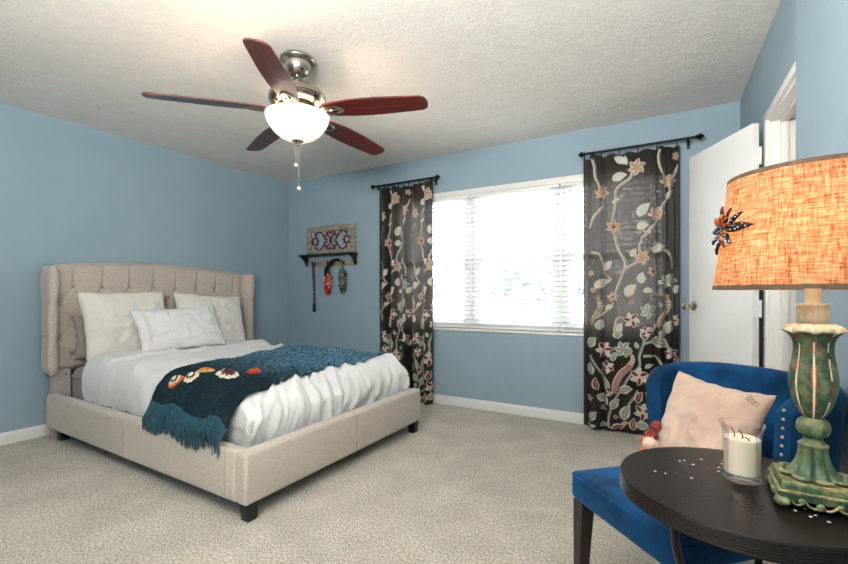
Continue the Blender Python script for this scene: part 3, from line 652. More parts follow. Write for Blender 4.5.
# crocheted rosettes sewn on the throw
RC = {'orange': ('b5471f', 'd96a35'), 'gold': ('b98a4a', 'd8b070'), 'cream': ('d9cdb4', 'ece2cc'), 'wine': ('5a1424', '7a2236'), 'red': ('a8321f', 'cc4a30'), 'dark': ('2a2420', '3a322c')}
RMt = {k: pm(k+'_crochet_wool', a, b, 90, .95, .5, 150, .003, sheen=.3) for k, (a, b) in RC.items()}
def rosette(u, v, r, rings, lab):
    c = Vector(thr(u, v)); e = .02; du_ = Vector(thr(u+e, v))-c; dv2 = Vector(thr(u, v+e))-c
    n = du_.cross(dv2).normalized(); n = n if n.z > 0 else -n; a = du_.normalized(); b = n.cross(a); mb = MB()
    for i, (k, h) in enumerate(rings):
        rr = r*(1-i/len(rings)*.9); pet = 10-2*i
        def P(s, t, rr=rr, h=h, pet=pet, i=i):
            th_ = 2*PI*s; q = rr*t*(1+(.10*math.cos(th_*pet) if t > .3 else 0)); zz = .012+h+.009*math.sin(PI*min(1, t*1.0))*(.6+.4*math.cos(th_*pet))-.006*(t > .99)
            return tuple(Vector(thr(u+q*math.cos(th_)*e/du_.length, v+q*math.sin(th_)*e/dv2.length))+n*zz)
        mb.grid(40, 5, P, i, cu=True)
    tag(part('crochet_flower', mb, [RMt[k] for k, h in rings], th, ang=180), lab)
ROS = [(.20, .105, .050, [('orange', 0), ('cream', .006), ('dark', .012), ('cream', .017)], 'orange flower with pale ring'), (.33, .175, .060, [('gold', 0), ('orange', .006), ('gold', .011)], 'gold flower'),
       (.37, .118, .043, [('cream', 0), ('dark', .005), ('cream', .011)], 'small cream flower'), (.52, .205, .066, [('cream', 0), ('wine', .006), ('dark', .012)], 'cream flower with wine red heart'), (.60, .295, .044, [('red', 0), ('orange', .007), ('red', .012)], 'small red flower')]
for a in ROS: rosette(*a)

WARP[0] = False
# ---------------------------------------------------------------- ceiling fan
FX, FY = -1.93, 1.824
fan = thing('ceiling_fan', 'five blade mahogany ceiling fan with lit white glass bowl', 'ceiling fan', (FX, FY, ZC))
m = MB(); m.lathe([(.098, ZC), (.102, ZC-.006), (.102, ZC-.014), (.096, ZC-.022), (.082, ZC-.027), (.074, ZC-.031), (.072, ZC-.05), (.066, ZC-.072), (.052, ZC-.092), (.034, ZC-.100), (.018, ZC-.104)], 40, (FX, FY, 0)); part('canopy', m, M['nickel'], fan)
m = MB(); m.lathe([(.024, ZC-.100), (.026, ZC-.112), (.017, ZC-.118), (.0125, ZC-.12), (.0125, 2.27)], 20, (FX, FY, 0)); part('downrod', m, M['nickel'], fan)
m = MB(); m.lathe([(.02, 2.292), (.05, 2.288), (.10, 2.274), (.14, 2.25), (.158, 2.225), (.162, 2.21), (.157, 2.20), (.162, 2.193), (.150, 2.175), (.12, 2.16), (.10, 2.152), (.1, 2.14), (.115, 2.135), (.115, 2.12), (.04, 2.118)], 48, (FX, FY, 0)); part('motor_housing', m, M['nickel'], fan)
def wood_mat():
    m, nt, p, N, L = nodes('mahogany_blade_veneer'); p.inputs['Roughness'].default_value = .32; p.inputs['Coat Weight'].default_value = .3
    v = coord(N, L, (1.5, 22, 22)); f = noise_n(N, L, v, 2.2, 5, .6, .8)
    L.new(ramp(N, L, f, [(.3, hexc('260b0a')), (.5, hexc('511410')), (.7, hexc('712218'))]), p.inputs['Base Color']); return m
M['mahogany'] = wood_mat(); M['bead'] = pm('ivory_bead', 'd8c8b4', 'e4d6c4', 40, .4)
def blade_w(t): return interp([(0, .046), (.10, .060), (.3, .073), (.55, .074), (.93, .060), (.985, .056), (.996, .050), (1, .044)], t)
for k in range(5):
    a = D(-128+72*k); bz = 2.127
    b = MB(); r0, r1 = .175, .765; N_ = 30; pit = D(11)
    def bp(u, v, h): 
        ww = blade_w(u)*(2*v-1); rr = lerp(r0, r1, u)+(.012*(1-(2*v-1)**2) if u > .99 else 0)
        return (rr, ww*math.cos(pit), -.022*u-ww*math.sin(pit)+h)
    b.grid(N_, 8, lambda u, v: bp(u, v, .004)); b.grid(N_, 8, lambda u, v: bp(u, v, -.004), flip=True)
    for v in (0, 1): b.grid(N_, 1, lambda u, h: bp(u, v, .004-.008*h))
    for u in (0, 1): b.grid(8, 1, lambda v, h: bp(u, v, .004-.008*h))
    o = part('blade', b, M['mahogany'], fan, w=False, loc=(0, 0, bz-ZC)); o.rotation_euler = (0, 0, a)
    i_ = MB(); i_.grid(24, 8, lambda u, v: (.215+.062*math.cos(2*PI*u)*(1+.22*math.cos(2*PI*v)), .034*math.sin(2*PI*u)*(1+.3*math.cos(2*PI*v)), -.010+.005*math.sin(2*PI*v)-.19*.034*math.sin(2*PI*u)), cu=True, cv=True)
    i_.tube([(.09, 0, .008), (.12, 0, -.002), (.155, 0, -.009)], lambda t: .02-.004*t, 10, flat=.4)
    i_.lathe([(0, -.017), (.012, -.015), (.014, -.006)], 12, (.215, 0, 0)); i_.box(.155, .275, -.007, .007, -.010, -.005, bev=.002)
    part('blade_arm', i_, M['nickel'], o, w=False)
m = MB(); m.lathe([(.10, 2.122), (.118, 2.126), (.126, 2.12), (.118, 2.112), (.06, 2.108), (.02, 2.108), (.018, 2.00), (.006, 1.97)], 40, (FX, FY, 0)); part('light_fitter', m, M['nickel'], fan)
def bowl_mat():
    m, nt, p, N, L = nodes('lit_alabaster_glass'); p.inputs['Base Color'].default_value = (.55, .51, .44, 1); p.inputs['Roughness'].default_value = .25
    lw = N.new('ShaderNodeLayerWeight'); lw.inputs['Blend'].default_value = .4
    p.inputs['Emission Color'].default_value = (1, .86, .66, 1); p.inputs['Emission Strength'].default_value = .42
    return m
M['bowl'] = bowl_mat()
m = MB(); m.lathe([(.176, 2.112), (.181, 2.109), (.181, 2.10), (.174, 2.075), (.158, 2.045), (.132, 2.012), (.098, 1.985), (.06, 1.968), (.02, 1.962), (0, 1.961)], 56, (FX, FY, 0), cap=False); part('glass_bowl', m, M['bowl'], fan, ang=180)
m = MB(); m.lathe([(.032, 1.968), (.033, 1.962), (.026, 1.957), (.016, 1.95), (.012, 1.945), (.013, 1.94), (.007, 1.934), (0, 1.932)], 24, (FX, FY, 0)); part('finial', m, M['nickel'], fan)
for dx, z1 in ((-.010, 1.825), (.007, 1.69)):
    m = MB(); px, py = FX+dx*.861, FY+dx*.509; n = int((1.945-z1)/.006)
    m.tube([(px, py, 1.945), (px, py, z1+.01)], .0009, 5)
    for q in range(n): m.ball((px, py, 1.942-q*.006), .0019, 6, 4)
    c = part('pull_chain', m, M['nickel'], fan)
    m = MB(); m.lathe([(0, z1-.012), (.009, z1-.010), (.014, z1-.002), (.010, z1+.006), (.004, z1+.012), (0, z1+.013)], 14, (px, py, 0)); part('chain_fob', m, M['bead'], c)
for k in range(3):
    a = 2*PI*k/3+.5; l = point('fan_bulb', (FX+.10*math.cos(a), FY+.10*math.sin(a), 2.092), 6, (1, .74, .48), .022)

# ---------------------------------------------------------------- hook shelf on the window wall
M['cream_wood'] = pm('distressed_cream_wood', '7d7767', 'a59d8b', 14, .7, .3, 60, stretch=(1, 1, 3))
M['fret'] = pm('rust_red_fretwork', '5e2419', '7d3526', 40, .6)
hs = thing('wall_hook_shelf', 'cream framed wall shelf with rust fretwork panel and hooks', 'wall shelf', (-3.487, YB, 1.535))
X0, X1 = -3.855, -3.122; m = MB()
for q in ((X0, X1, 1.80, 1.862), (X0, X1, 1.535, 1.585), (X0, X0+.065, 1.585, 1.80), (X1-.075, X1, 1.585, 1.80)): m.box(q[0], q[1], YB-.026, YB-.001, q[2], q[3], bev=.003)
part('frame', m, M['cream_wood'], hs)
m = MB(); cx, cz = -3.49, 1.6925; y = YB-.012
def sc(pts): m.tube(spline([(cx+a, y, cz+b) for a, b in pts], 6), .0085, 6)
for sx in (-1, 1):
    for sz in (-1, 1):
        sc([(sx*a, sz*b) for a, b in ((0, .028), (.03, .05), (.05, .08), (.035, .10), (.012, .092), (.004, .075))])
        sc([(sx*a, sz*b) for a, b in ((.05, .02), (.08, .01), (.10, .04), (.08, .065), (.055, .055))])
        sc([(sx*a, sz*b) for a, b in ((.10, .04), (.14, .09), (.19, .10), (.225, .08), (.235, .045), (.215, .03), (.195, .045))])
        sc([(sx*a, sz*b) for a, b in ((.235, .045), (.265, .025), (.285, .0)) ])
        sc([(sx*a, sz*b) for a, b in ((.215, .03), (.20, .0))])
        for a, b in ((.06, .088), (.15, .10), (.235, .082), (.275, .03), (.09, .028)): m.ball((cx+sx*a, y, cz+sz*b), .015, 10, 6, sc=(1, .6, 1))
    for a in (.285, .19): m.ball((cx+sx*a, y, cz), .016, 10, 6, sc=(1, .6, 1))
m.ball((cx, y, cz), .024, 12, 8, sc=(1, .5, 1.2))
part('fretwork_panel', m, M['fret'], hs)
m = MB(); m.box(-3.885, -3.095, YB-.13, YB-.001, 1.512, 1.533, bev=.003); part('shelf_board', m, M['black_wood'], hs)
for xb in (-3.87, -3.135):
    m = MB(); pr = [(0, 1.512), (.115, 1.512), (.10, 1.495), (.07, 1.48), (.05, 1.455), (.035, 1.42), (.02, 1.405), (0, 1.40)]
    m.prism(pr, lambda u, v, h: (h, YB-.001-u, v), xb, xb+.022); part('bracket', m, M['black_wood'], hs)
m = MB(); m.box(-3.848, -3.135, YB-.02, YB-.001, 1.392, 1.458, bev=.003); part('hook_rail', m, M['cream_wood'], hs)
HX = (-3.73, -3.50, -3.285)
for hx in HX:
    m = MB(); m.box(hx-.011, hx+.011, YB-.024, YB-.019, 1.405, 1.448, bev=.002); m.tube(spline([(hx, YB-.022, 1.43), (hx, YB-.045, 1.42), (hx, YB-.058, 1.428), (hx, YB-.058, 1.45)], 5), .005, 8); m.ball((hx, YB-.058, 1.452), .008, 8, 6)
    part('hook', m, M['black_metal'], hs)
M['leather'] = pm('grey_brown_leather', '3c322d', '584a42', 30, .6); M['tassel'] = pm('black_tassel', '101012', '1a1a1c', 40, .8)
t = thing('hanging_strap', 'long thin braided strap with dark tassel on the left hook', 'strap', (HX[0], YB-.05, .87), group='things on the hooks')
m = MB()
for s_ in (-1, 1): m.tube(spline([(HX[0], YB-.052, 1.437), (HX[0]+s_*.012, YB-.045, 1.40), (HX[0]+s_*.008, YB-.035, 1.2), (HX[0]+s_*.004, YB-.03, 1.07)], 6), .0075, 6)
part('strap', m, M['leather'], t)
m = MB()
for k in range(4): m.lathe([(.004, 1.085-k*.032), (.016, 1.075-k*.032), (.016, 1.065-k*.032), (.004, 1.055-k*.032)], 10, (HX[0], YB-.03, 0))
part('knot', m, M['leather'], t)
m = MB(); m.lathe([(.014, .97), (.018, .955), (.017, .93), (.021, .87), (0, .868)], 12, (HX[0], YB-.03, 0)); part('tassel', m, M['tassel'], t)
BC = {'red': pm('red_beads', 'a01f1c', 'c33a2e', 60, .4), 'white': pm('bone_beads', 'cfc6b6', 'e0d9cc', 60, .4), 'dark': pm('dark_beads', '1b1a1c', '2c2a2c', 60, .35), 'green': pm('grey_green_beads', '46554f', '65776e', 60, .4), 'silver': pm('silver_beads', '9a9a98', 'b5b5b2', 60, .3, metal=.6)}
def bead_bundle(name, label, x, ztop, zbot, rmax, cols, tail, seed):
    t = thing(name, label, 'beads', (x, YB-.05, zbot), group='things on the hooks'); r = random.Random(seed)
    m = MB(); m.tube(spline([(x, YB-.056, 1.437), (x-.01, YB-.052, 1.42), (x-.008, YB-.045, ztop)], 5), .004, 6); m.tube(spline([(x, YB-.056, 1.437), (x+.01, YB-.052, 1.42), (x+.008, YB-.045, ztop)], 5), .004, 6); part('cord', m, BC[cols[0]], t)
    m = MB(); mats = [BC[c] for c in cols]; H = ztop-zbot
    m.lathe([(.01, ztop)]+[(rmax*.62*math.sin(PI*(.12+.86*k/10))**.7, ztop-H*k/10) for k in range(1, 10)]+[(0, zbot)], 14, (x, YB-.045, 0), mi=0)
    for k in range(170):
        q = r.random(); z = ztop-H*q; rad = rmax*math.sin(PI*(.12+.8*q))**.7*.9; a = r.uniform(0, 2*PI)
        mi = 0 if q > .72 and len(cols) == 3 and cols[0] == 'red' else r.randrange(len(cols))
        m.ball((x+rad*math.cos(a), YB-.045+rad*.55*math.sin(a), z), r.uniform(.007, .011), 7, 5, mi=mi)
    part('bead_cluster', m, mats, t)
    if tail:
        m = MB(); m.tube([(x-.005, YB-.045, zbot+.02), (x-.01, YB-.04, tail)], .003, 5); part('tail', m, BC['silver'], t)
bead_bundle('bead_ornament', 'red and bone beaded ornament hanging from the middle hook', HX[1], 1.34, 1.07, .062, ('red', 'white', 'dark'), None, 2)
bead_bundle('bead_ornament', 'grey green beaded bundle with a thin tail on the right hook', HX[2], 1.36, 1.09, .060, ('green', 'silver', 'dark'), 1.0, 3)
m = MB(); m.tube(spline([(-3.30, YB-.075, 1.45), (-3.36, YB-.085, 1.46), (-3.43, YB-.105, 1.40), (-3.46, YB-.118, 1.34), (-3.475, YB-.125, 1.28)], 6), lambda q: .018+.022*math.sin(PI*min(1, q*1.05))+.006*math.sin(q*20), 10, flat=.55)
tag(part('black_scarf', m, M['tassel']), 'small bunched black scarf slung between the middle and right hooks', 'scarf', 'things on the hooks')

# ---------------------------------------------------------------- blue chair
CX, CY = -.002, 1.557; CR = math.atan2(-.7023, .7126)
chair = thing('accent_chair', 'royal blue velvet barrel back chair with brass nailheads', 'chair', (CX, CY, 0), CR)
m = MB()
m.box(-.225, .225, -.25, .26, .385, .482, bev=.028, seg=4); o = part('seat', m, M['blue_velvet'], chair, w=False)
m = MB(); pts = [(-.222, -.247, .464), (.222, -.247, .464)]; m.tube([(-.223, .2, .470), (-.223, -.225, .470), (-.215, -.242, .470), (-.2, -.248, .470), (.2, -.248, .470), (.215, -.242, .470), (.223, -.225, .470), (.223, .2, .470)], .0035, 6); part('welt', m, M['blue_velvet'], o, w=False)
path = spline([(-.206, .095, 0), (-.222, .175, 0), (-.208, .255, 0), (-.138, .318, 0), (0, .340, 0), (.138, .318, 0), (.208, .255, 0), (.222, .175, 0), (.206, .095, 0)], 8)
nP = len(path)-1; TH = .052
def zt_(t): return lerp(.795, .832, math.sin(PI*min(1, max(0, (t-.0)/1.0)))**.45)-.022*(sst(abs(t-.5), .42, .5))
def backf(u, v):
    i = u*nP; a = min(int(i), nP-1); p = path[a].lerp(path[a+1], i-a); d = (path[min(a+2, nP)]-path[max(a-1, 0)]).normalized(); n = Vector((d.y, -d.x, 0))
    n = n if n.dot(p-Vector((0, .05, 0))) > 0 else -n
    zt = zt_(u); ang = 2*PI*v; ca, sa = math.cos(ang), math.sin(ang)
    # stadium section: inside face, rolled top, outside face, bottom
    if v < .42: k = v/.42; o_, z = -TH/2, lerp(.40, zt-TH/2, k)
    elif v < .55: k = (v-.42)/.13; o_, z = -TH/2*math.cos(PI*k), zt-TH/2+TH/2*math.sin(PI*k)
    elif v < .95: k = (v-.55)/.40; o_, z = TH/2, lerp(zt-TH/2, .36, k)
    else: k = (v-.95)/.05; o_, z = lerp(TH/2, -TH/2, k), lerp(.36, .40, k)
    out = .022*sst(z, .42, .85)
    swell = -.010*math.sin(PI*sst(z, .45, .8))*(1 if v < .42 else 0)*math.sin(PI*u)**.3
    pleat = .006*nz(u*34, z*1.5, 2)*(v < .42)*math.sin(PI*u)
    return (p.x+n.x*(o_+out+swell+pleat), p.y+n.y*(o_+out+swell+pleat), z)
m.__init__(); m.grid(90, 60, backf, cv=True)
m.add([backf(0, k/60) for k in range(60)], [tuple(range(60))]); m.add([backf(1, k/60) for k in range(60)], [tuple(range(59, -1, -1))])
bk = part('backrest', m, M['blue_velvet'], chair, w=False, ang=60)
M['brass'] = pm('antique_brass', 'b9a184', 'd2bda0', 40, .3, metal=.9)
nail = None
for sd in (0, 1):
    for k in range(15):
        z = .445+k*.0235
        ue = (.022, 1.0)[sd]; c = Vector(backf(ue, .55+.4*(zt_(ue)-TH/2-z)/(zt_(ue)-TH/2-.36)))
        if sd: c = c*.55+Vector(backf(1, .42*(z-.4)/(zt_(1)-TH/2-.4)))*.45

        if nail is None:
            q = MB(); q.ball((0, 0, 0), .0047, 10, 6, sc=(1, 1, 1)); nail = part('nailhead', q, M['brass'], bk, w=False)
            nail.location = (c.x, c.y, z)
        else:
            q = nail.copy(); COL.objects.link(q); q.parent = bk; q.location = (c.x, c.y, z)
for x, y in ((-.19, -.215), (.19, -.215), (-.17, .24), (.17, .24)):
    l = MB(); dx = .012*(1 if x > 0 else -1); dy = (-.01 if y < 0 else .05)
    V = []
    for z, h, k in ((.0, .013, 1), (.20, .0185, .5), (.388, .024, 0)): V += [(x+dx*k+sx*h, y+dy*k+sy*h, z) for sx, sy in ((-1, -1), (1, -1), (1, 1), (-1, 1))]
    l.add(V, [(3, 2, 1, 0), (8, 9, 10, 11)]+[(r*4+i, r*4+(i+1) % 4, r*4+4+(i+1) % 4, r*4+4+i) for r in (0, 1) for i in range(4)])
    part('leg', l, pm('dark_chair_leg_wood', '1b1513', '2a211d', 14, .4) if 'dark_chair_leg_wood' not in bpy.data.materials else bpy.data.materials['dark_chair_leg_wood'], chair, w=False)
# cushion leaning in the chair
CMx = Matrix.Translation((CX, CY, 0)) @ Matrix.Rotation(CR, 4, 'Z')
M['cushion'] = pm('pale_pink_linen_cushion', 'b59c8c', 'c4ac9c', 8, .9, .35, 180, .002, sheen=.2)
til = D(20)
# local x to the right, y up the leaning face, z towards the sitter
LB = Matrix(((1, 0, 0, -.002), (0, math.sin(til), -math.cos(til), .075), (0, math.cos(til), math.sin(til), .645), (0, 0, 0, 1)))
cu, UM, UP = pillow('cushion', None, .335, .345, .12, 0, 0, M['cushion'], 'pale pink linen cushion with pompom corner propped in the blue chair', 'cushion', 51, Mx=CMx @ LB @ Matrix.Rotation(D(-2.5), 4, 'Z'), pinch=.075, n=40, wr=.6)
M['script'] = pm('grey_brown_ink', '8a7566', '97826f', 50, .8)
m = MB(); pts = []
for k in range(60):
    t_ = k/59; u = .84+.10*t_+.016*math.sin(t_*22); v = .945-.10*t_*.6+.022*math.cos(t_*22)*(1-.4*t_)
    q = UP(min(.97, u), min(.975, v), 1); pts.append(UM @ Vector((q[0], q[1], q[2]+.0012)))
m.tube(pts, .0011, 5); part('stitched_scrawl', m, M['script'], cu)
PC = (pm('wine_red_pompom_yarn', '6e2320', '93372f', 60, .95, .5, 150, sheen=.3), pm('coral_pompom_yarn', 'b4604c', 'd08a74', 60, .95, .5, 150, sheen=.3), pm('pale_peach_pompom_yarn', 'dcb5a2', 'e8cbbb', 60, .95, .5, 150, sheen=.3))
def pompom(c, r, mi, seed):
    q = MB(); rr = random.Random(seed); q.ball(c, r*.8, 14, 9)
    for k in range(190):
        d = Vector((rr.gauss(0, 1), rr.gauss(0, 1), rr.gauss(0, 1))).normalized(); s_ = d.orthogonal().normalized()*r*.085
        a = Vector(c)+d*r*.62; b = Vector(c)+(d+.25*Vector((rr.gauss(0, 1), rr.gauss(0, 1), rr.gauss(0, 1))).normalized()).normalized()*r*rr.uniform(.95, 1.1)
        t_ = d.cross(s_); q.add([a+s_, a-s_*.5+t_*.8, a-s_*.5-t_*.8, b], [(0, 1, 3), (1, 2, 3), (2, 0, 3)])
    tag(part('pompom', q, PC[mi], cu, ang=0), ('wine red', 'coral', 'pale peach')[mi]+' pompom')
def cl(u, v, dz=0, du=0):
    q = UP(u, v, 1); return tuple(UM @ Vector((q[0]+du, q[1], q[2]+dz)))
for k, (u, v, dz, du, r, mi) in enumerate(((.10, .40, .020, .0, .020, 0), (.10, .30, .024, .0, .024, 0), (.06, .21, .024, -.010, .021, 1), (.19, .22, .042, .004, .025, 2), (.08, .12, .028, -.005, .02, 1))): pompom(cl(u, v, dz, du), r, mi, k)

# ---------------------------------------------------------------- side table
TX, TY, TZ, TR = .102, 1.141, .674, .233
tb = thing('side_table', 'round dark bronze metal side table with pierced dotted top', 'table', (TX, TY, 0))
M['bronze'] = pm('dark_bronze_metal', '1b1614', '271f1c', 5, .34, .04, 120, metal=.55, spec=.5)
M['pale_dot'] = pm('hole_glint', 'b9b4ad', 'cfcac3', 20, .4); M['dark_dot'] = pm('pierced_hole_dark', '060505', '0a0808', 20, .8)  # pale dots: light caught in the pierced holes, painted as colour
m = MB(); pr = [(0, TZ-.012), (.20, TZ-.012), (.218, TZ-.034)]
for k in range(6): z = TZ-.034+k*.0048; pr += [(TR-.0015, z), (TR, z+.0012), (TR, z+.0034), (TR-.0015, z+.0046)]
pr += [(TR, TZ-.004), (TR-.002, TZ), (TR-.006, TZ), (0, TZ)]
m.lathe(pr, 96, (TX, TY, 0), cap=False)
DOTS = [(-0.132, 0.105), (-0.111, 0.087), (-0.102, 0.099), (-0.066, 0.126), (-0.084, 0.077), (-0.093, 0.064), (-0.021, 0.14), (-0.025, 0.117), (-0.032, 0.088), (-0.035, 0.061), (-0.058, 0.072), (-0.159, -0.012), (-0.138, -0.014), (-0.119, 0.005), (-0.131, 0.043), (-0.088, -0.013), (-0.066, 0.018), (-0.11, -0.008), (-0.119, -0.066), (-0.062, -0.039), (-0.073, -0.061), (-0.082, -0.079), (-0.094, -0.099), (-0.1, -0.123), (-0.082, -0.109), (-0.064, -0.099), (-0.043, -0.082), (-0.022, -0.067), (-0.042, -0.135), (-0.012, -0.094), (-0.004, -0.119), (0.005, -0.142), (0.027, -0.094), (0.022, -0.117), (0.017, -0.138), (0.013, -0.162), (0.004, -0.066), (0.059, -0.129), (0.076, -0.084), (0.092, -0.067), (0.095, -0.1), (0.104, -0.089), (0.118, -0.108), (0.124, -0.046)]
for k, (x, y) in enumerate(DOTS):
    pale = k in (1, 2, 3, 4, 6, 7, 8, 9, 11, 12, 15, 38, 39, 40, 41, 42)
    m.lathe([(.0030, TZ-.0002), (.0028, TZ+.0006), (0, TZ+.0007)], 10, (TX+x, TY+y, 0), mi=1 if pale else 2)
top = part('tabletop', m, [M['bronze'], M['pale_dot'], M['dark_dot']], tb, ang=35)
m = MB(); m.lathe([(.205, TZ-.045), (.214, TZ-.045), (.214, TZ-.012), (.205, TZ-.012)], 64, (TX, TY, 0), cap=False); part('apron_ring', m, M['bronze'], tb)
for a in (205.5, 40, 318):
    c, s_ = math.cos(D(a)), math.sin(D(a)); ux, uy = c*.861+s_*-.509, c*.509+s_*.861
    m = MB(); m.tube(spline([(TX+ux*r, TY+uy*r, z) for r, z in ((.213, .655), (.208, .60), (.188, .545), (.145, .47), (.118, .40), (.112, .33), (.125, .22), (.155, .10), (.195, .012), (.215, .007))], 5), .0095, 10, flat=.8); part('leg', m, M['bronze'], tb)
for z, r in ((.41, .121), (.27, .117)):
    m = MB(); m.grid(48, 8, lambda u, v: (TX+(r-.012+.006*math.cos(2*PI*v))*math.cos(2*PI*u), TY+(r-.012+.006*math.cos(2*PI*v))*math.sin(2*PI*u), z+.006*math.sin(2*PI*v)), cu=True, cv=True); part('stretcher_ring', m, M['bronze'], tb)
# candle
KX, KY = .1075, 1.170; KR = .0345
cj = thing('candle_jar', 'white three wick candle in a flared clear glass jar', 'candle', (KX, KY, TZ+.001))
z0 = TZ+.001; m = MB()
m.lathe([(0, z0), (.030, z0), (.036, z0+.004), (.037, z0+.010), (.0345, z0+.016), (.0345, z0+.085), (.0356, z0+.102), (.039, z0+.114), (.0425, z0+.123), (.0418, z0+.124), (.038, z0+.114), (.0346, z0+.102), (.0336, z0+.09), (.0336, z0+.018), (0, z0+.012)], 48, (KX, KY, 0), cap=False); part('glass_jar', m, M['glass'], cj)
def wax_mat():
    m, nt, p, N, L = nodes('cream_candle_wax'); p.inputs['Base Color'].default_value = hexc('fbe6cc'); p.inputs['Roughness'].default_value = .45
    p.inputs['Subsurface Weight'].default_value = .3; p.inputs['Subsurface Radius'].default_value = (.02, .014, .008); p.inputs['Subsurface Scale'].default_value = .5; return m
M['wax'] = wax_mat()
m = MB(); m.lathe([(0, z0+.013), (.033, z0+.018), (.0333, z0+.090), (.032, z0+.0915), (.02, z0+.089), (0, z0+.088)], 40, (KX, KY, 0), cap=False); wx = part('wax', m, M['wax'], cj)
for dx, dy, h in ((-.012, .010, .020), (.002, .004, .017), (.012, -.010, .007)):
    m = MB(); m.tube(spline([(KX+dx, KY+dy, z0+.084), (KX+dx-.001, KY+dy, z0+.088+h*.5), (KX+dx-.007, KY+dy+.004, z0+.088+h)], 4), .0014, 6); part('wick', m, M['tassel'], wx)

# ---------------------------------------------------------------- table lamp
LX, LY = .2155, 1.121
lamp = thing('table_lamp', 'carved green antiqued urn lamp with lit orange burlap shade', 'lamp', (LX, LY, TZ+.001))
def verd(name, c, a=None):
    m, nt, p, N, L = nodes(name); p.inputs['Roughness'].default_value = .5
    v = coord(N, L, (1, 1, .16)); f = noise_n(N, L, v, 75, 4, .65, .3); g = noise_n(N, L, coord(N, L), 22, 4, .7)
    base = ramp(N, L, f, [(.28, hexc(c[0])), (.5, hexc(c[1])), (.72, hexc(c[2]))]); wm = ramp(N, L, g, [(.50, (0, 0, 0, 1)), (.68, (.85, .85, .85, 1))])
    mx = N.new('ShaderNodeMix'); mx.data_type = 'RGBA'; L.new(wm, mx.inputs[0]); L.new(base, mx.inputs[6]); mx.inputs[7].default_value = hexc(c[3]); L.new(mx.outputs[2], p.inputs['Base Color'])
    L.new(bump(N, L, f, .25, .002), p.inputs['Normal']); return m
GR = verd('green_antiqued_plaster', ('182a1f', '2f4a33', '5c6d48', '7a7a55')); CRM = verd('cream_antiqued_plaster', ('c2bc9c', 'e0dac0', 'efe9d6', '98a284')); TAN = verd('gold_green_antiqued_plaster', ('3a4a33', '626b49', '97905f', 'b59a62'))
RED = pm('worn_red_underpaint', '9c3a18', 'bb5026', 60, .6)
LM = [GR, CRM, TAN, RED]; hb_ = .062
m = MB(); Q = lambda s_, z, b=0, mi=0, z1=None: m.box(LX-s_, LX+s_, LY-s_, LY+s_, z, z1, bev=b, mi=mi)
Q(.060, TZ+.016, .002, 0, TZ+.030); Q(.0625, TZ+.0285, .002, 2, TZ+.034); Q(.058, TZ+.033, .001, 0, TZ+.043); Q(.055, TZ+.042, .0015, 2, TZ+.048)
base = part('square_base', m, LM, lamp)
for sx in (-1, 1):
    for sy in (-1, 1):
        f = MB(); f.ball((LX+sx*.054, LY+sy*.054, TZ+.0115), .0115, 14, 9, sc=(1.15, 1.15, .9), fn=lambda a, p: 1+.10*math.cos(8*a)); part('foot', f, TAN, base)
for ax in (0, 1):
    for sg in (-1, 1):
        f = MB()
        for k in (-1, 1):
            pts = [(k*a, z) for a, z in ((.042, .018), (.036, .010), (.028, .012), (.024, .018), (.028, .020), (.031, .016))]
            pts2 = [(k*a, z) for a, z in ((.024, .018), (.016, .010), (.008, .008), (0, .012))]
            for pp in (pts, pts2):
                P3 = [((LX+a, LY+sg*.061, TZ+z) if ax == 0 else (LX+sg*.061, LY+a, TZ+z)) for a, z in pp]; f.tube(spline(P3, 5), .0026, 6)
        c0 = (LX, LY+sg*.060, TZ+.012) if ax == 0 else (LX+sg*.060, LY, TZ+.012); f.ball(c0, .007, 10, 7); part('scroll_apron', f, TAN, base)
# acanthus bell: eight petals that curl out on the base
m = MB(); NP = 8
bell = [(.0225, .108), (.0235, .100), (.025, .09), (.0275, .08), (.031, .071), (.037, .062), (.043, .056), (.048, .0525), (.051, .0505)]
def bellf(u, v):
    k = v*(len(bell)-1); i = min(int(k), len(bell)-2); r = lerp(bell[i][0], bell[i+1][0], k-i); z = lerp(bell[i][1], bell[i+1][1], k-i)
    c = abs(math.cos(NP/2*2*PI*u)); lobe = c**.5; rr = r*(1-(.10+.20*v)*(1-lobe)); zz = z+.003*math.sin(PI*lobe)*v-.0012*(1-lobe)
    return (LX+rr*math.cos(2*PI*u+.2), LY+rr*math.sin(2*PI*u+.2), TZ+zz)
m.grid(160, 26, bellf, 0, cu=True)
bl = part('petal_bell', m, LM, lamp, ang=180)
for k in range(NP):
    a = 2*PI*k/NP+.2; f = MB()
    f.tube([(LX+(.047+.005*math.cos(t_))*math.cos(a)-s_*.013*math.sin(a), LY+(.047+.005*math.cos(t_))*math.sin(a)+s_*.013*math.cos(a), TZ+.054) for s_, t_ in ((-1, 2.4), (-.6, .9), (0, 0), (.6, .9), (1, 2.4))], lambda q: .0028+.0022*math.sin(PI*q), 8); part('petal_tip', f, TAN, bl)
m = MB(); m.lathe([(.021, TZ+.106), (.0235, TZ+.108), (.0235, TZ+.112), (.0195, TZ+.115), (.0165, TZ+.118), (.0145, TZ+.124), (.0155, TZ+.128), (.022, TZ+.131), (.0255, TZ+.138), (.0265, TZ+.146), (.0245, TZ+.155), (.019, TZ+.161), (.0135, TZ+.164), (.0135, TZ+.168)], 40, (LX, LY, 0)); part('turned_knop', m, verd('mottled_green_plaster', ('26392b', '485a40', '757a55', '93845a')), lamp)
m = MB(); prof = [(.0135, .163), (.020, .170), (.028, .185), (.0345, .205), (.0385, .226), (.0385, .245), (.0355, .265), (.0325, .285), (.0315, .30), (.034, .315), (.041, .326), (.0505, .334)]; NL = 8
pp_ = spline([(r, z, 0) for r, z in prof], 4); nU, nV = 192, len(pp_)-1
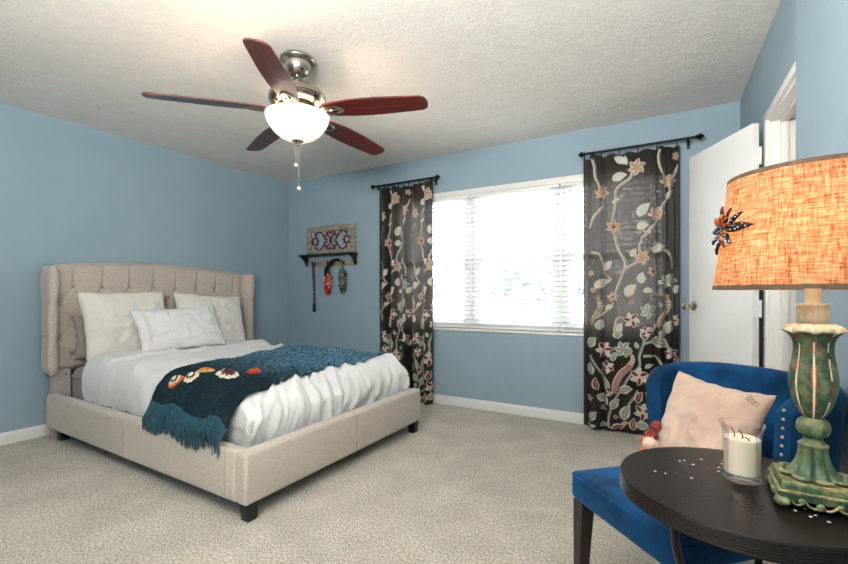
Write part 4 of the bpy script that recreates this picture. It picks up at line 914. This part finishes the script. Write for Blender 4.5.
def urn(u, k):
    r, z = pp_[k].x, pp_[k].y; s_ = abs(math.sin(NL/2*2*PI*u+.6)); f = s_**.55
    amp = .13*math.sin(PI*min(1, (z-.163)/.11)*.5); rr = r*(1-amp*(1-f))
    if z > .315: zz = z-.006*(1-f)*sst(z, .315, .334)
    else: zz = z
    return (LX+rr*math.cos(2*PI*u), LY+rr*math.sin(2*PI*u), TZ+zz)
V = [urn(i/nU, k) for k in range(nV+1) for i in range(nU)]; m.v = V
for k in range(nV):
    for i in range(nU):
        s_ = abs(math.sin(NL/2*2*PI*(i+.5)/nU+.6)); z = pp_[k].y; mi = 0
        lobe = int((NL*(i/nU)+.6*NL/(PI*NL)*1)) 
        if s_ < .16: mi = 1 if nz(i*.02, z*30, 4) > -.25 else 0
        elif s_ < .46 and nz(i*.04, z*70, 2) > -.02: mi = 3
        if z > .329: mi = 1 if s_ > .1 else 2
        m.f.append((k*nU+i, k*nU+(i+1) % nU, (k+1)*nU+(i+1) % nU, (k+1)*nU+i)); m.m.append(mi)
part('fluted_urn', m, LM, lamp, ang=180)
m = MB(); pr2 = [(.051, .334), (.047, .340), (.034, .345), (.02, .347), (.012, .346)]
def lipf(u, v):
    k = v*4; i = min(int(k), 3); r = lerp(pr2[i][0], pr2[i+1][0], k-i); z = lerp(pr2[i][1], pr2[i+1][1], k-i); s_ = abs(math.sin(NL/2*2*PI*u+.6))**.55
    return (LX+r*(1-.13*(1-s_)*(1-v))*math.cos(2*PI*u), LY+r*(1-.13*(1-s_)*(1-v))*math.sin(2*PI*u), TZ+z-.006*(1-s_)*(1-v))
m.grid(192, 10, lipf, cu=True); part('petal_rim', m, CRM, lamp, ang=180)
m = MB(); m.lathe([(.016, TZ+.344), (.021, TZ+.347), (.0255, TZ+.356), (.0258, TZ+.364), (.023, TZ+.372), (.021, TZ+.375), (.0235, TZ+.378), (.0255, TZ+.382), (.0245, TZ+.384), (.010, TZ+.383)], 64, (LX, LY, 0), mod=lambda a, k: 1+.035*math.cos(12*a)); part('fluted_collar', m, CRM, lamp, ang=60)
m = MB(); m.lathe([(.0125, TZ+.382), (.0125, TZ+.455), (.010, TZ+.457)], 24, (LX, LY, 0)); part('candle_sleeve', m, pm('cream_candle_sleeve', 'd2cfae', 'ded9bb', 30, .5), lamp)
def shade_mat():
    m, nt, p, N, L = nodes('orange_burlap_shade'); out = N['Material Output']
    v = coord(N, L); a = noise_n(N, L, coord(N, L, (.12, .12, 1)), 330, 2); b = noise_n(N, L, coord(N, L, (1, 1, .07)), 300, 2); s1 = noise_n(N, L, coord(N, L, (1, 1, .10)), 60, 3); s2 = noise_n(N, L, coord(N, L, (.10, .10, 1)), 75, 3)
    ad = N.new('ShaderNodeMath'); ad.operation = 'ADD'; L.new(a, ad.inputs[0]); L.new(b, ad.inputs[1]); hf = N.new('ShaderNodeMath'); hf.operation = 'MULTIPLY'; hf.inputs[1].default_value = .5; L.new(ad.outputs[0], hf.inputs[0])
    c = ramp(N, L, hf.outputs[0], [(.36, hexc('855033')), (.52, hexc('c0855f')), (.66, hexc('dfae88'))])
    sl = N.new('ShaderNodeMath'); sl.operation = 'MAXIMUM'; L.new(s1, sl.inputs[0]); L.new(s2, sl.inputs[1]); sm = ramp(N, L, sl.outputs[0], [(.64, (0, 0, 0, 1)), (.73, (.75, .75, .75, 1))])
    mx = N.new('ShaderNodeMix'); mx.data_type = 'RGBA'; L.new(sm, mx.inputs[0]); L.new(c, mx.inputs[6]); mx.inputs[7].default_value = hexc('6e4126'); L.new(mx.outputs[2], p.inputs['Base Color'])
    p.inputs['Roughness'].default_value = .95; p.inputs['Specular IOR Level'].default_value = .1; L.new(bump(N, L, hf.outputs[0], .5, .002), p.inputs['Normal'])
    tr = N.new('ShaderNodeBsdfTranslucent'); L.new(mx.outputs[2], tr.inputs['Color']); ms = N.new('ShaderNodeMixShader'); ms.inputs[0].default_value = .5
    L.new(p.outputs[0], ms.inputs[1]); L.new(tr.outputs[0], ms.inputs[2]); L.new(ms.outputs[0], out.inputs['Surface']); return m
M['burlap'] = shade_mat(); M['tape'] = pm('brown_shade_tape', '4d3a2b', '64503d', 80, .9)
SZ0, SZ1, SR0, SR1 = 1.087, 1.311, .163, .137
m = MB(); m.lathe([(lerp(SR0, SR1, k/12), lerp(SZ0, SZ1, k/12)) for k in range(13)], 96, (LX, LY, 0), cap=False); sh = part('lamp_shade', m, M['burlap'], lamp, ang=180)
for z, r, dz in ((SZ0, SR0, .007), (SZ1-.007, SR1, .007)):
    q = MB(); q.lathe([(r-.0012, z-.001), (r+.0012, z-.001), (r+.0010, z+dz), (r-.0012, z+dz), (r-.0012, z-.001)], 96, (LX, LY, 0), cap=False); part('shade_tape', q, M['tape'], sh)
q = MB()
for k in range(3): a = 2*PI*k/3+.4; q.tube([(LX, LY, SZ1-.022), (LX+(SR1-.002)*math.cos(a), LY+(SR1-.002)*math.sin(a), SZ1-.004)], .0014, 6)
for s_ in (-1, 1): q.tube(spline([(LX+s_*.012, LY, TZ+.45), (LX+s_*.045, LY, 1.19), (LX+s_*.035, LY, 1.26), (LX, LY, SZ1-.022)], 6), .0014, 6)
part('harp', q, M['nickel'], lamp); 
q = MB(); q.lathe([(.006, SZ1-.022), (.008, SZ1-.016), (.006, SZ1-.01), (.009, SZ1-.002), (.005, SZ1+.006), (0, SZ1+.008)], 14, (LX, LY, 0)); part('finial', q, M['nickel'], lamp)
def bulb_mat():
    m, nt, p, N, L = nodes('lit_bulb_glass'); p.inputs['Base Color'].default_value = (.9, .8, .6, 1); p.inputs['Emission Color'].default_value = (1, .78, .55, 1); p.inputs['Emission Strength'].default_value = 30; return m
q = MB(); q.lathe([(.012, TZ+.455), (.014, TZ+.468), (.022, TZ+.485), (.028, TZ+.505), (.026, TZ+.525), (.016, TZ+.538), (0, TZ+.542)], 20, (LX, LY, 0)); part('bulb', q, bulb_mat(), lamp)
# jewelled flower pin on the shade
M['pin'] = pm('dark_jewelled_metal', '241a18', '4a3630', 160, .3, metal=.7); M['copper'] = pm('copper_leaf', '8c3a14', 'b8571f', 60, .35, metal=.6); M['rhine'] = pm('rhinestone', 'b9c3d0', 'e2e8ee', 90, .1, metal=.4)
PA = D(203); pz = 1.205
def pinP(s_, z, o):
    r = lerp(SR0, SR1, (pz+z-SZ0)/(SZ1-SZ0)); a = PA+s_/r; return (LX+(r+o)*math.cos(a), LY+(r+o)*math.sin(a), pz+z)
q = MB(); q.ball(pinP(0, 0, .008), .008, 14, 8); q.tube([pinP(0, 0, -.002), pinP(0, 0, .008)], .005, 8); pin = part('jewelled_pin', q, M['pin'], sh); tag(pin, 'dark jewelled flower pin')
qb = MB(); qc = MB(); qr = MB(); rr = random.Random(8)
def pet(q, ang, L_, w_, lift, jew):
    c, s_ = math.cos(D(ang)), math.sin(D(ang))
    def f(u, v, h=0):
        l = .004+L_*u; w = w_*math.sin(PI*min(.97, .08+.9*u))**.8*(v-.5); return pinP(c*l-s_*w, s_*l+c*w, .005+lift*math.sin(PI*.7*u)+.0025*(1-(2*v-1)**2)+h)
    q.grid(12, 6, lambda u, v: f(u, v)); q.grid(12, 6, lambda u, v: f(u, v, -.0018), flip=True)
    if jew:
        for k in range(8): qr.ball(f(.15+.8*k/8, .5+rr.uniform(-.3, .3), .001), .0015, 6, 4)
for ang, L_, w_, jew in ((0, .064, .018, 1), (30, .050, .013, 1), (-45, .042, .012, 1), (62, .040, .007, 0), (-68, .036, .007, 0), (98, .044, .013, 1), (140, .036, .013, 1), (180, .034, .014, 1), (222, .036, .013, 1), (262, .046, .013, 1)): pet(qb, ang, L_, w_, .012, jew)
for ang in (15, 48, -22, -55, 80, 120): pet(qc, ang, .026, .008, .018, 0)
pin.data.materials.append(M['copper']); pin.data.materials.append(M['rhine'])
bmp = bmesh.new(); bmp.from_mesh(pin.data); off = wloc(pin)
for src, mi in ((qb, 0), (qc, 1), (qr, 2)):
    vs = [bmp.verts.new(Vector(p)-off) for p in src.v]
    for f in src.f:
        fc = bmp.faces.new([vs[i] for i in f]); fc.material_index = mi; fc.smooth = True
bmp.to_mesh(pin.data); bmp.free()
